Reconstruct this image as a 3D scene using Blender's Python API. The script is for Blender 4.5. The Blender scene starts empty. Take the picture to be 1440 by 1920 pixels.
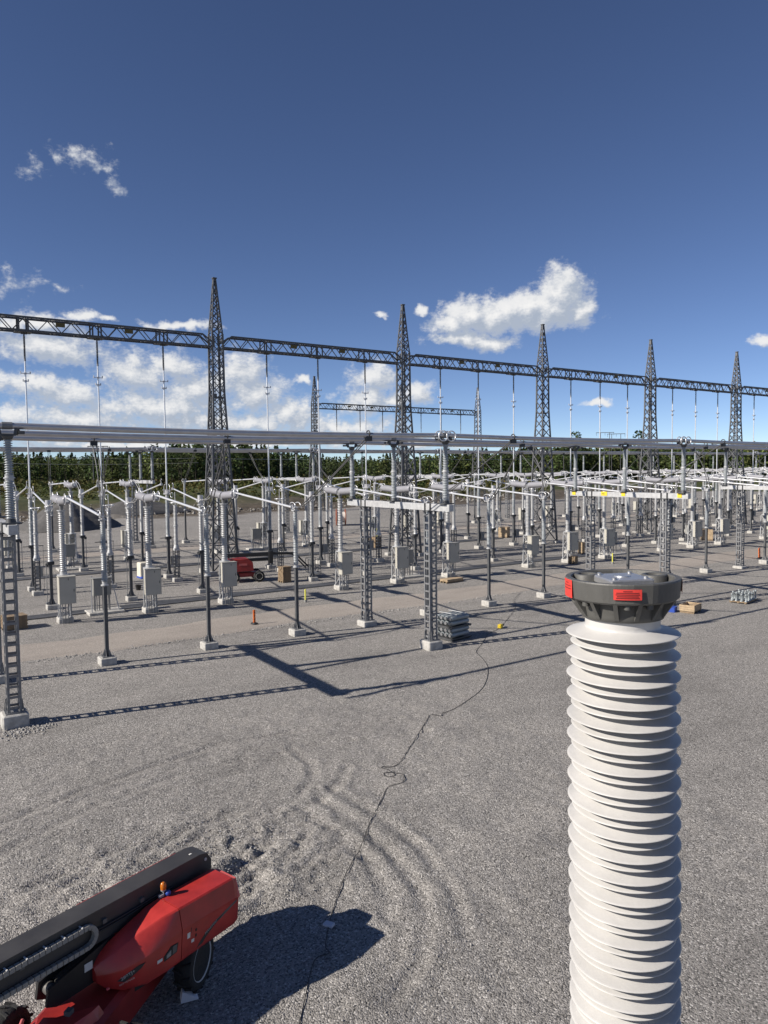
import bpy, math, random
import numpy as np
from mathutils import Vector, Matrix

R = math.radians
rng = random.Random(7)
NR = np.random.RandomState(11)
scene = bpy.context.scene
COL = scene.collection

# ------------------------------------------------------------------ camera
CAM_Z = 8.8
YAW, PITCH, ROLL = 0.9877, 0.0567, 0.0109
fw = Vector((math.cos(YAW)*math.cos(PITCH), math.sin(YAW)*math.cos(PITCH), -math.sin(PITCH)))
rt = Vector((math.sin(YAW), -math.cos(YAW), 0))
up = rt.cross(fw)
ri = rt*math.cos(ROLL) - up*math.sin(ROLL)
uj = rt*math.sin(ROLL) + up*math.cos(ROLL)
cd = bpy.data.cameras.new('camera')
cam = bpy.data.objects.new('camera', cd)
COL.objects.link(cam)
cd.sensor_fit = 'VERTICAL'
cd.sensor_height = 36.0
cd.lens = 36.0*1369.3/1920.0
cd.clip_start = 0.1
cd.clip_end = 6000
cam.matrix_world = Matrix(((ri.x, uj.x, -fw.x, 0), (ri.y, uj.y, -fw.y, 0), (ri.z, uj.z, -fw.z, CAM_Z), (0, 0, 0, 1)))
scene.camera = cam

# ------------------------------------------------------------------ exposure
vs = scene.view_settings
vs.view_transform = 'Standard'
vs.look = 'None'
vs.gamma = 1.0
vs.use_curve_mapping = False
vs.exposure = 0.52

# ------------------------------------------------------------------ sun
SUN = Vector((11.5, -2.1, -7.25)).normalized()
sl = bpy.data.lights.new('sun', 'SUN')
sl.energy = 5.0
sl.angle = R(0.53)
sl.color = (1.0, 0.925, 0.83)
so = bpy.data.objects.new('sun', sl)
COL.objects.link(so)
so.rotation_euler = SUN.to_track_quat('-Z', 'Y').to_euler()
so.location = (-60, 20, 60)
SUN_EL = math.asin(-SUN.z)
SUN_ROT = math.atan2(-SUN.x, -SUN.y)

# ------------------------------------------------------------------ sky and clouds
RUTS=[ [(1.00,20.28),(1.80,21.16),(3.76,21.85),(5.52,22.35),(8.27,22.97),(11.26,22.66),(14.95,21.75)],[(0.92,18.95),(2.39,19.95),(3.66,20.60),(6.03,21.35),(8.24,21.46),(11.32,21.19),(14.98,20.15)],[(10.40,21.53),(10.30,19.84),(9.90,18.97),(9.06,18.29),(8.15,17.77)],[(11.10,19.07),(10.27,18.21),(9.41,17.67),(8.82,17.50)],[(9.44,18.04),(9.61,16.27),(9.55,14.41),(9.23,12.77),(8.68,11.68),(7.90,10.86),(6.94,10.34),(5.93,10.14)],[(8.71,17.76),(8.98,16.02),(8.87,14.30),(8.48,12.91),(8.13,12.26)],[(10.06,18.23),(10.31,16.32),(10.27,14.07),(9.81,12.26),(9.12,10.98)],[(1.67,25.87),(4.55,25.20),(8.31,25.77),(11.44,25.73)],[(2.07,17.56),(3.52,18.02),(5.09,18.15),(6.84,18.30),(8.15,17.77)],[(2.57,16.63),(3.98,16.90),(5.40,17.04),(6.89,16.63)] ]
CL=[ (-13.61,12.92,2.03,1.72),(-12.76,11.76,2.44,1.50),(-10.98,12.01,1.90,1.27),(-8.77,11.65,3.00,1.36),(-6.75,11.45,2.41,1.29),(-11.57,11.14,3.97,1.11),(-14.90,11.79,0.98,0.70),(-6.33,9.98,2.83,0.49),(-8.16,9.53,2.22,0.69),(-5.11,10.99,1.62,0.81),(21.63,21.56,1.94,0.78),(23.21,21.13,0.70,0.35),(20.41,21.23,0.89,0.43),(24.93,20.42,0.90,0.69),(19.84,20.14,0.87,0.58),(19.31,19.70,0.65,0.36),(26.54,12.83,2.51,1.44),(23.50,13.11,1.47,0.37),(22.17,11.17,1.12,0.45),(20.39,10.99,0.76,0.30),(15.55,10.78,2.74,0.39),(25.30,10.30,3.31,0.81),(24.33,8.93,4.47,1.12),(22.96,8.63,2.26,0.94),(25.44,6.31,4.10,0.82),(23.06,5.46,3.04,1.14),(18.67,7.31,2.73,1.56),(16.01,7.77,2.37,1.58),(14.12,6.25,3.60,1.60),(10.93,7.48,2.42,1.82),(9.76,5.90,2.85,1.63),(16.85,5.02,5.94,1.58),(22.40,3.97,3.84,1.15),(7.35,4.69,2.47,1.23),(6.54,3.87,2.06,1.03),(13.00,3.87,10.11,0.89),(26.53,4.07,2.23,0.93),(24.89,2.61,3.77,0.53),(18.82,2.06,9.86,0.47),(0.71,7.11,2.06,1.44),(-2.60,6.05,1.65,0.91),(1.14,5.48,2.48,1.24),(-0.94,5.66,2.07,0.62),(-27.27,8.55,0.91,0.51),(-16.28,4.81,1.11,0.36),(6.28,6.96,0.90,0.41),(0.16,11.80,0.48,0.28),(-3.06,12.10,0.40,0.32),(8.21,2.24,8.24,0.49),(-1.73,2.07,6.25,0.42),(3.25,3.45,4.98,0.83) ]

SKY_STRENGTH = 0.079
CLOUD_STRENGTH = 0.68
CLOUD_DARK = (0.42, 0.48, 0.58, 1)
CLOUD_LIT = (1.0, 0.985, 0.96, 1)

w = bpy.data.worlds.new('World')
scene.world = w
w.use_nodes = True
NT = w.node_tree
NT.nodes.clear()


def node(nt, typ, **kw):
    n = nt.nodes.new(typ)
    for k, v in kw.items():
        setattr(n, k, v)
    return n


def lk(nt, a, b):
    nt.links.new(a, b)


def math_n(nt, op, a, b=None, c=None, clamp=False):
    n = node(nt, 'ShaderNodeMath', operation=op, use_clamp=clamp)
    for i, v in enumerate((a, b, c)):
        if v is None:
            continue
        if isinstance(v, (int, float)):
            n.inputs[i].default_value = v
        else:
            lk(nt, v, n.inputs[i])
    return n.outputs[0]


def vmath(nt, op, a, b=None, scale=None):
    n = node(nt, 'ShaderNodeVectorMath', operation=op)
    for i, v in enumerate((a, b)):
        if v is None:
            continue
        if isinstance(v, tuple):
            n.inputs[i].default_value = v
        else:
            lk(nt, v, n.inputs[i])
    if scale is not None:
        n.inputs['Scale'].default_value = scale
    return n.outputs['Value'] if op in ('LENGTH', 'DOT_PRODUCT') else n.outputs['Vector']


def noise_n(nt, vec, scale, detail=4, rough=0.5, out='Fac'):
    n = node(nt, 'ShaderNodeTexNoise')
    n.inputs['Scale'].default_value = scale
    n.inputs['Detail'].default_value = detail
    n.inputs['Roughness'].default_value = rough
    if vec is not None:
        lk(nt, vec, n.inputs['Vector'])
    return n.outputs[out]


def ramp_n(nt, fac, stops):
    n = node(nt, 'ShaderNodeValToRGB')
    els = n.color_ramp.elements
    while len(els) < len(stops):
        els.new(0.5)
    for e, (p, c) in zip(els, stops):
        e.position = p
        e.color = c if len(c) == 4 else (*c, 1)
    lk(nt, fac, n.inputs[0])
    return n.outputs['Color']


def smooth_n(nt, v, lo, hi, o0=0.0, o1=1.0):
    n = node(nt, 'ShaderNodeMapRange', interpolation_type='SMOOTHSTEP')
    n.inputs['From Min'].default_value = lo
    n.inputs['From Max'].default_value = hi
    n.inputs['To Min'].default_value = o0
    n.inputs['To Max'].default_value = o1
    lk(nt, v, n.inputs['Value'])
    return n.outputs['Result']


def mix_n(nt, fac, a, b):
    n = node(nt, 'ShaderNodeMix', data_type='RGBA')
    for s, v in ((n.inputs['Factor'], fac), (n.inputs[6], a), (n.inputs[7], b)):
        if isinstance(v, (int, float)):
            s.default_value = v
        elif isinstance(v, tuple):
            s.default_value = v if len(v) == 4 else (*v, 1)
        else:
            lk(nt, v, s)
    return n.outputs[2]


# the cloud field as a group: (azimuth, elevation) in degrees -> field value
cg = bpy.data.node_groups.new('cloud_field', 'ShaderNodeTree')
cg.interface.new_socket('P', in_out='INPUT', socket_type='NodeSocketVector')
cg.interface.new_socket('F', in_out='OUTPUT', socket_type='NodeSocketFloat')
gi = cg.nodes.new('NodeGroupInput')
go = cg.nodes.new('NodeGroupOutput')
P0 = gi.outputs['P']
n1 = node(cg, 'ShaderNodeTexNoise')
n1.inputs['Scale'].default_value = 0.55
n1.inputs['Detail'].default_value = 5
n1.inputs['Roughness'].default_value = 0.52
lk(cg, P0, n1.inputs['Vector'])
off = vmath(cg, 'SCALE', vmath(cg, 'SUBTRACT', n1.outputs['Color'], (0.5, 0.5, 0.5)), None, 1.9)
PD = vmath(cg, 'MULTIPLY', vmath(cg, 'ADD', P0, off), (1, 1, 0))
acc = None
for (cu, cv, ru, rv) in CL:
    d = vmath(cg, 'LENGTH', vmath(cg, 'MULTIPLY', vmath(cg, 'SUBTRACT', PD, (cu, cv, 0)), (1/ru, 1/rv, 0)))
    wgt = 0.44 if cv > 16 else (0.36 if cu > 20 and 12.5 < cv < 16 else (0.74 if ru*rv < 0.25 else (0.92 if cu < -2 and cv > 9.5 and ru < 3.2 else 0.75)))
    d = math_n(cg, 'MULTIPLY_ADD', d, -0.62*wgt, 1.05*wgt)
    acc = d if acc is None else math_n(cg, 'SMOOTH_MAX', acc, d, 0.12)
# other clouds of the same kind outside the mapped part of the sky
sepg = node(cg, 'ShaderNodeSeparateXYZ')
lk(cg, P0, sepg.inputs[0])
far_u = smooth_n(cg, math_n(cg, 'ABSOLUTE', sepg.outputs['X']), 29.0, 36.0)
gen = noise_n(cg, vmath(cg, 'MULTIPLY', P0, (0.09, 0.22, 0)), 1.0, 3, 0.5)
low = smooth_n(cg, sepg.outputs['Y'], 3.0, 22.0, 0.42, -0.6)
gen = math_n(cg, 'ADD', math_n(cg, 'MULTIPLY', math_n(cg, 'SUBTRACT', gen, 0.5), 2.4), low)
gen = math_n(cg, 'ADD', gen, math_n(cg, 'MULTIPLY', math_n(cg, 'SUBTRACT', 1.0, far_u), -3.0))
acc = math_n(cg, 'MAXIMUM', acc, gen)
n2 = noise_n(cg, P0, 0.95, 5, 0.52)
acc = math_n(cg, 'ADD', acc, math_n(cg, 'MULTIPLY', math_n(cg, 'SUBTRACT', n2, 0.5), 0.78))
n3 = noise_n(cg, vmath(cg, 'MULTIPLY', P0, (1, 1.6, 1)), 3.6, 4, 0.55)
acc = math_n(cg, 'ADD', acc, math_n(cg, 'MULTIPLY', math_n(cg, 'SUBTRACT', n3, 0.5), 0.30))
lk(cg, acc, go.inputs['F'])

tc = node(NT, 'ShaderNodeTexCoord')
sp = node(NT, 'ShaderNodeSeparateXYZ')
lk(NT, tc.outputs['Generated'], sp.inputs[0])
# azimuth measured from the middle of the view so that the seam lies behind
cA, sA = math.cos(R(56.6)), math.sin(R(56.6))
xr = math_n(NT, 'ADD', math_n(NT, 'MULTIPLY', sp.outputs['X'], cA), math_n(NT, 'MULTIPLY', sp.outputs['Y'], sA))
yr = math_n(NT, 'SUBTRACT', math_n(NT, 'MULTIPLY', sp.outputs['Y'], cA), math_n(NT, 'MULTIPLY', sp.outputs['X'], sA))
az = math_n(NT, 'MULTIPLY', math_n(NT, 'ARCTAN2', yr, xr), 180/math.pi)
el = math_n(NT, 'MULTIPLY', math_n(NT, 'ARCSINE', sp.outputs['Z']), 180/math.pi)
cmb = node(NT, 'ShaderNodeCombineXYZ')
lk(NT, az, cmb.inputs[0])
lk(NT, el, cmb.inputs[1])
g1 = node(NT, 'ShaderNodeGroup', node_tree=cg)
lk(NT, cmb.outputs[0], g1.inputs['P'])
g2 = node(NT, 'ShaderNodeGroup', node_tree=cg)
lk(NT, vmath(NT, 'ADD', cmb.outputs[0], (0.55, 0.80, 0)), g2.inputs['P'])
F1, F2 = g1.outputs['F'], g2.outputs['F']
dens = smooth_n(NT, F1, 0.20, 0.64)
lit = smooth_n(NT, math_n(NT, 'SUBTRACT', F1, F2), -0.24, 0.46)
thick = smooth_n(NT, F1, 0.5, 1.25)
rim_ = smooth_n(NT, F1, 0.2, 0.7, 0.35, 0.0)
lit = math_n(NT, 'MAXIMUM', math_n(NT, 'MULTIPLY', lit, math_n(NT, 'MULTIPLY_ADD', thick, 0.25, 0.75)), rim_)
ccol = mix_n(NT, lit, CLOUD_DARK, CLOUD_LIT)
sky = node(NT, 'ShaderNodeTexSky', sky_type='NISHITA')
sky.sun_disc = False
sky.sun_elevation = SUN_EL
sky.sun_rotation = SUN_ROT
sky.altitude = 50
sky.air_density = 0.5
sky.dust_density = 0.0
sky.ozone_density = 1.5
bg1 = node(NT, 'ShaderNodeBackground')
bg1.inputs['Strength'].default_value = SKY_STRENGTH
hs = node(NT, 'ShaderNodeHueSaturation')
hs.inputs['Hue'].default_value = 0.508
hs.inputs['Saturation'].default_value = 1.07
lk(NT, sky.outputs['Color'], hs.inputs['Color'])
lk(NT, hs.outputs[0], bg1.inputs['Color'])
bg2 = node(NT, 'ShaderNodeBackground')
bg2.inputs['Strength'].default_value = CLOUD_STRENGTH
lk(NT, ccol, bg2.inputs['Color'])
mxs = node(NT, 'ShaderNodeMixShader')
above = smooth_n(NT, el, -0.5, 0.5)
lk(NT, math_n(NT, 'MULTIPLY', math_n(NT, 'MULTIPLY', dens, above), 0.97), mxs.inputs[0])
lk(NT, bg1.outputs[0], mxs.inputs[1])
lk(NT, bg2.outputs[0], mxs.inputs[2])
wo = node(NT, 'ShaderNodeOutputWorld')
lk(NT, mxs.outputs[0], wo.inputs['Surface'])

# ------------------------------------------------------------------ ground height
def sstep(a, b, x):
    t = np.clip((np.asarray(x, float)-a)/(b-a), 0, 1)
    return t*t*(3-2*t)


def gh(X, Y):
    X = np.asarray(X, float)
    Y = np.asarray(Y, float)
    z = 0.0203*(np.clip(Y, -20, 112)-35) + 0.0044*(np.clip(X, -30, 160)-15)
    rise = 2.6*sstep(116, 160, Y) + 1.6*sstep(160, 420, Y)
    return z + rise*(1-0.8*sstep(90, 190, X))


def g(X, Y):
    return float(gh(X, Y))


# ------------------------------------------------------------------ materials
MATS = {}


def mat(name, col, rough=0.6, metal=0.0, var=0.0, vscale=6.0, bump=0.0, bscale=60.0, coat=0.0, spec=None):
    if name in MATS:
        return MATS[name]
    m = bpy.data.materials.new(name)
    m.use_nodes = True
    nt = m.node_tree
    b = nt.nodes['Principled BSDF']
    b.inputs['Roughness'].default_value = rough
    b.inputs['Metallic'].default_value = metal
    if coat:
        b.inputs['Coat Weight'].default_value = coat
        b.inputs['Coat Roughness'].default_value = 0.12
    if spec is not None:
        b.inputs['Specular IOR Level'].default_value = spec
    b.inputs['Base Color'].default_value = (*col, 1)
    if var or bump:
        t = node(nt, 'ShaderNodeTexCoord').outputs['Object']
        if var:
            f = noise_n(nt, t, vscale, 5, 0.62)
            lo = tuple(c*(1-var) for c in col)
            hi = tuple(min(1, c*(1+var)) for c in col)
            lk(nt, ramp_n(nt, f, [(0.3, lo), (0.7, hi)]), b.inputs['Base Color'])
            lk(nt, smooth_n(nt, f, 0.2, 0.8, max(0.02, rough*(1-var*0.6)), min(1, rough*(1+var*0.6))), b.inputs['Roughness'])
        if bump:
            bn = node(nt, 'ShaderNodeBump')
            bn.inputs['Strength'].default_value = bump
            bn.inputs['Distance'].default_value = 0.02
            lk(nt, noise_n(nt, t, bscale, 4, 0.6), bn.inputs['Height'])
            lk(nt, bn.outputs[0], b.inputs['Normal'])
    MATS[name] = m
    return m


GALV = mat('galvanised_steel', (0.20, 0.204, 0.21), 0.5, 0.35, 0.22, 5.0)
GALV_D = mat('weathered_galvanised_steel', (0.085, 0.088, 0.092), 0.55, 0.3, 0.25, 4.0)
GALV_L = mat('bright_galvanised_steel', (0.43, 0.437, 0.44), 0.5, 0.25, 0.16, 5.0)
ALU = mat('aluminium_tube', (0.50, 0.50, 0.51), 0.44, 0.65, 0.12, 1.3)
ALU_L = mat('bright_aluminium', (0.72, 0.73, 0.74), 0.36, 0.55, 0.08, 3.0)
PORC = mat('grey_porcelain', (0.31, 0.335, 0.35), 0.28, 0.0, 0.10, 3.0)
PORC_W = mat('pale_grey_porcelain', (0.39, 0.397, 0.40), 0.32, 0.0, 0.10, 3.0)
INTER = mat('interrupter_porcelain', (0.25, 0.253, 0.275), 0.36, 0.0, 0.08, 3.0)
CONC = mat('pale_concrete', (0.38, 0.37, 0.345), 0.9, 0, 0.32, 4.0, 0.4, 30)
CAB = mat('beige_enclosure_paint', (0.40, 0.385, 0.335), 0.5, 0, 0.06, 1.5)
CABG = mat('grey_enclosure_paint', (0.24, 0.24, 0.225), 0.5, 0, 0.08, 1.5)
DARK = mat('dark_steel', (0.045, 0.047, 0.05), 0.5, 0.3, 0.3, 8)
BLACK = mat('black_paint', (0.016, 0.016, 0.017), 0.42, 0, 0.2, 3)
RUBBER = mat('tyre_rubber', (0.018, 0.018, 0.018), 0.85, 0, 0.4, 12, 0.5, 40)
CABLE = mat('black_cable', (0.02, 0.02, 0.022), 0.6)
TSTEEL = mat('tower_steel', (0.105, 0.108, 0.112), 0.5, 0.3, 0.3, 4.0)
RED = mat('red_machine_paint', (0.37, 0.027, 0.022), 0.42, 0, 0.22, 2.6, 0.05, 14, coat=0.2)
RED_D = mat('faded_red_paint', (0.24, 0.016, 0.014), 0.45, 0, 0.2, 3.0)
WOOD = mat('raw_timber', (0.38, 0.285, 0.18), 0.8, 0, 0.25, 5, 0.4, 25)
WOOD_D = mat('weathered_timber', (0.22, 0.16, 0.10), 0.85, 0, 0.3, 5, 0.4, 25)
YELLOW = mat('yellow_paint', (0.72, 0.52, 0.03), 0.5)
ORANGE = mat('orange_plastic', (0.75, 0.16, 0.02), 0.5)
BLUE = mat('blue_plastic', (0.02, 0.06, 0.32), 0.45)
WHITE = mat('white_paint', (0.75, 0.75, 0.73), 0.5)
STICK = mat('white_sticker', (0.62, 0.61, 0.58), 0.5)
RUST = mat('rust_red_timber', (0.19, 0.06, 0.035), 0.7, 0, 0.3, 4)
GREYTANK = mat('grey_cylinder_paint', (0.26, 0.29, 0.30), 0.4, 0.1, 0.12, 3)
EARTH = mat('dark_aggregate', (0.085, 0.082, 0.08), 0.95, 0, 0.3, 3, 0.8, 9)
CABLEW = mat('pale_conductor', (0.45, 0.45, 0.45), 0.4, 0.6)


def gravel_mat(name, dark, mid, light, patch, big=None):
    m = bpy.data.materials.new(name)
    m.use_nodes = True
    nt = m.node_tree
    b = nt.nodes['Principled BSDF']
    b.inputs['Roughness'].default_value = 0.92
    b.inputs['Specular IOR Level'].default_value = 0.25
    t = node(nt, 'ShaderNodeTexCoord').outputs['Object']
    v1 = node(nt, 'ShaderNodeTexVoronoi')
    v1.inputs['Scale'].default_value = 32
    v1.inputs['Randomness'].default_value = 1
    lk(nt, t, v1.inputs['Vector'])
    sepc = node(nt, 'ShaderNodeSeparateColor')
    lk(nt, v1.outputs['Color'], sepc.inputs[0])
    stone = ramp_n(nt, sepc.outputs[0], [(0.0, dark), (0.45, mid), (0.82, mid), (1.0, light)])
    pat = noise_n(nt, vmath(nt, 'MULTIPLY', t, (0.55, 1.0, 1.0)), 0.17, 6, 0.62)
    pat2 = noise_n(nt, vmath(nt, 'MULTIPLY', t, (0.35, 1.0, 1.0)), 0.9, 4, 0.6)
    pf = math_n(nt, 'ADD', math_n(nt, 'MULTIPLY', pat, 0.6), math_n(nt, 'MULTIPLY', pat2, 0.4))
    tint = ramp_n(nt, pf, [(0.32, (1-patch, 1-patch, 1-patch)), (0.5, (1, 1, 1)), (0.68, (1+patch*0.6, 1+patch*0.57, 1+patch*0.52))])
    mul = node(nt, 'ShaderNodeMix', data_type='RGBA', blend_type='MULTIPLY')
    mul.inputs['Factor'].default_value = 1
    lk(nt, stone, mul.inputs[6])
    lk(nt, tint, mul.inputs[7])
    col = mul.outputs[2]
    bump = node(nt, 'ShaderNodeBump')
    bump.inputs['Strength'].default_value = 0.55
    bump.inputs['Distance'].default_value = 0.03
    hgt = math_n(nt, 'ADD', math_n(nt, 'MULTIPLY', v1.outputs['Distance'], -1.2), math_n(nt, 'MULTIPLY', noise_n(nt, t, 9, 4, 0.6), 0.9))
    lk(nt, hgt, bump.inputs['Height'])
    lk(nt, bump.outputs[0], b.inputs['Normal'])
    if big:
        col = big(nt, t, col)
    lk(nt, col, b.inputs['Base Color'])
    MATS[name] = m
    return m


def beyond_pad(nt, t, col):
    s = node(nt, 'ShaderNodeSeparateXYZ')
    lk(nt, t, s.inputs[0])
    nz = noise_n(nt, t, 0.06, 5, 0.6)
    yy = math_n(nt, 'ADD', s.outputs['Y'], math_n(nt, 'MULTIPLY', math_n(nt, 'SUBTRACT', nz, 0.5), 26))
    dirt_f = smooth_n(nt, yy, 115.0, 119.0)
    veg_f = smooth_n(nt, yy, 126.0, 150.0)
    dirt = ramp_n(nt, noise_n(nt, t, 0.7, 6, 0.7), [(0.3, (0.045, 0.038, 0.03)), (0.6, (0.11, 0.09, 0.068)), (0.75, (0.24, 0.22, 0.19))])
    veg = ramp_n(nt, noise_n(nt, t, 0.22, 6, 0.7), [(0.3, (0.028, 0.04, 0.012)), (0.5, (0.05, 0.062, 0.02)), (0.72, (0.115, 0.10, 0.045))])
    xf = smooth_n(nt, s.outputs['X'], 186.0, 196.0)
    col = mix_n(nt, dirt_f, col, dirt)
    col = mix_n(nt, math_n(nt, 'MAXIMUM', veg_f, xf), col, veg)
    return col


GRAVEL = gravel_mat('grey_gravel', (0.082, 0.079, 0.075), (0.262, 0.249, 0.232), (0.49, 0.47, 0.443), 0.26, beyond_pad)
TRACKM = gravel_mat('compacted_brown_gravel', (0.235, 0.212, 0.188), (0.325, 0.291, 0.258), (0.44, 0.402, 0.36), 0.18)

# ------------------------------------------------------------------ mesh helper


class MB:
    def __init__(s):
        s.v = []
        s.f = []
        s.sm = []

    def _add(s, vs_, fs_, smooth=False):
        o = len(s.v)
        s.v += [tuple(p) for p in vs_]
        s.f += [tuple(i+o for i in f) for f in fs_]
        s.sm += [smooth]*len(fs_)
        return s

    def box(s, c, d, rz=0.0):
        x, y, z = d[0]/2, d[1]/2, d[2]/2
        ca, sa = math.cos(rz), math.sin(rz)
        vs_ = []
        for dx, dy, dz in ((-x, -y, -z), (x, -y, -z), (x, y, -z), (-x, y, -z), (-x, -y, z), (x, -y, z), (x, y, z), (-x, y, z)):
            vs_.append((c[0]+dx*ca-dy*sa, c[1]+dx*sa+dy*ca, c[2]+dz))
        return s._add(vs_, [(0, 3, 2, 1), (4, 5, 6, 7), (0, 1, 5, 4), (1, 2, 6, 5), (2, 3, 7, 6), (3, 0, 4, 7)])

    def bbox(s, c, d, b=0.02, rz=0.0):
        """box with chamfered vertical and top edges"""
        x, y, z = d[0]/2, d[1]/2, d[2]/2
        ring = [(-x+b, -y), (x-b, -y), (x, -y+b), (x, y-b), (x-b, y), (-x+b, y), (-x, y-b), (-x, -y+b)]
        k = [((x-b)/x, (y-b)/y)]
        top = [(px*k[0][0], py*k[0][1]) for px, py in ring]
        ca, sa = math.cos(rz), math.sin(rz)

        def tr(p, zz):
            return (c[0]+p[0]*ca-p[1]*sa, c[1]+p[0]*sa+p[1]*ca, c[2]+zz)
        return s.loft([[tr(p, -z) for p in ring], [tr(p, z-b) for p in ring], [tr(p, z) for p in top]])

    def bar(s, p, q, w, h=None):
        p, q = Vector(p), Vector(q)
        d = (q-p)
        if d.length < 1e-6:
            return s
        d.normalize()
        h = h or w
        a = Vector((0, 0, 1)) if abs(d.z) < 0.9 else Vector((1, 0, 0))
        x = d.cross(a).normalized()*(w/2)
        y = d.cross(x).normalized()*(h/2)
        vs_ = [p-x-y, p+x-y, p+x+y, p-x+y, q-x-y, q+x-y, q+x+y, q-x+y]
        return s._add(vs_, [(0, 1, 2, 3), (7, 6, 5, 4), (0, 4, 5, 1), (1, 5, 6, 2), (2, 6, 7, 3), (3, 7, 4, 0)])

    def cyl(s, p, q, r0, r1=None, n=10, caps=True, smooth=True):
        p, q = Vector(p), Vector(q)
        r1 = r0 if r1 is None else r1
        d = (q-p).normalized()
        a = Vector((0, 0, 1)) if abs(d.z) < 0.9 else Vector((1, 0, 0))
        x = d.cross(a).normalized()
        y = d.cross(x)
        A = [p+(x*math.cos(2*math.pi*i/n)+y*math.sin(2*math.pi*i/n))*r0 for i in range(n)]
        B = [q+(x*math.cos(2*math.pi*i/n)+y*math.sin(2*math.pi*i/n))*r1 for i in range(n)]
        s._add(A+B, [(i, (i+1) % n, n+(i+1) % n, n+i) for i in range(n)], smooth)
        if caps:
            s._add(A, [tuple(reversed(range(n)))])
            s._add(B, [tuple(range(n))])
        return s

    def lathe(s, prof, n=14, o=(0, 0, 0), smooth=True, axis=None):
        """profile of (r, z) turned round z (or along axis vector from o)"""
        if axis is None:
            ex, ey, ez = Vector((1, 0, 0)), Vector((0, 1, 0)), Vector((0, 0, 1))
        else:
            ez = Vector(axis).normalized()
            ex = ez.orthogonal().normalized()
            ey = ez.cross(ex)
        o = Vector(o)
        vs_ = []
        for r, z in prof:
            for i in range(n):
                a = 2*math.pi*i/n
                vs_.append(o+ex*(r*math.cos(a))+ey*(r*math.sin(a))+ez*z)
        fs_ = []
        for k in range(len(prof)-1):
            for i in range(n):
                j = (i+1) % n
                fs_.append((k*n+i, k*n+j, (k+1)*n+j, (k+1)*n+i))
        s._add(vs_, fs_, smooth)
        m = len(prof)-1
        s._add(vs_[:n], [tuple(reversed(range(n)))])
        s._add(vs_[m*n:], [tuple(range(n))])
        return s

    def tube(s, pts, r, n=6, closed=False, smooth=True):
        pts = [Vector(p) for p in pts]
        m = len(pts)
        vs_ = []
        prev = None
        for k in range(m):
            if closed:
                d = pts[(k+1) % m]-pts[k-1]
            else:
                d = pts[min(k+1, m-1)]-pts[max(k-1, 0)]
            d.normalize()
            if prev is None:
                x = d.orthogonal().normalized()
            else:
                x = (prev-d*prev.dot(d))
                x = x.normalized() if x.length > 1e-6 else d.orthogonal().normalized()
            prev = x
            y = d.cross(x)
            for i in range(n):
                a = 2*math.pi*i/n
                vs_.append(pts[k]+(x*math.cos(a)+y*math.sin(a))*r)
        fs_ = []
        for k in range(m if closed else m-1):
            k2 = (k+1) % m
            for i in range(n):
                j = (i+1) % n
                fs_.append((k*n+i, k*n+j, k2*n+j, k2*n+i))
        s._add(vs_, fs_, smooth)
        if not closed:
            s._add(vs_[:n], [tuple(reversed(range(n)))])
            s._add(vs_[-n:], [tuple(range(n))])
        return s

    def ring(s, c, R_, r, n=20, axis=(0, 0, 1), m=6):
        ez = Vector(axis).normalized()
        ex = ez.orthogonal().normalized()
        ey = ez.cross(ex)
        c = Vector(c)
        return s.tube([c+ex*R_*math.cos(2*math.pi*i/n)+ey*R_*math.sin(2*math.pi*i/n) for i in range(n)], r, m, True)

    def loft(s, rings, caps=True, smooth=False):
        n = len(rings[0])
        vs_ = [p for r in rings for p in r]
        fs_ = []
        for k in range(len(rings)-1):
            for i in range(n):
                j = (i+1) % n
                fs_.append((k*n+i, k*n+j, (k+1)*n+j, (k+1)*n+i))
        s._add(vs_, fs_, smooth)
        if caps:
            s._add(rings[0], [tuple(reversed(range(n)))])
            s._add(rings[-1], [tuple(range(n))])
        return s

    def mesh(s, name, m):
        me = bpy.data.meshes.new(name)
        me.from_pydata([tuple(p) for p in s.v], [], s.f)
        me.polygons.foreach_set('use_smooth', s.sm)
        me.materials.append(m)
        me.update()
        return me

    def build(s, name, m, parent=None):
        me = s.mesh(name, m)
        # consistent outward normals
        import bmesh
        bm = bmesh.new()
        bm.from_mesh(me)
        bmesh.ops.recalc_face_normals(bm, faces=bm.faces)
        bm.to_mesh(me)
        bm.free()
        o = bpy.data.objects.new(name, me)
        COL.objects.link(o)
        o.parent = parent
        return o


def tag(o, label, cat, group=None):
    o['label'] = label
    o['category'] = cat
    if group:
        o['group'] = group
    return o


def structure(o):
    o['kind'] = 'structure'
    return o


def stuff(o):
    o['kind'] = 'stuff'
    return o


def thing(name, label, cat, loc=(0, 0, 0), rz=0.0, group=None):
    o = bpy.data.objects.new(name, None)
    o.empty_display_size = 0.2
    COL.objects.link(o)
    o.location = loc
    o.rotation_euler = (0, 0, rz)
    return tag(o, label, cat, group)


def copy_tree(o, parent=None):
    c = o.copy()
    COL.objects.link(c)
    c.parent = parent
    for ch in list(KIDS.get(o.name, [])):
        copy_tree(ch, c)
    return c


KIDS = {}


def freeze(root):
    """remember a template's children (name -> list) so copies need no scene search"""
    KIDS[root.name] = list(root.children)
    for ch in root.children:
        freeze(ch)


def set_at(root, x, y, rz=0.0, dz=0.0):
    root.location = (x, y, g(x, y)+dz)
    root.rotation_euler = (0, 0, rz)


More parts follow.
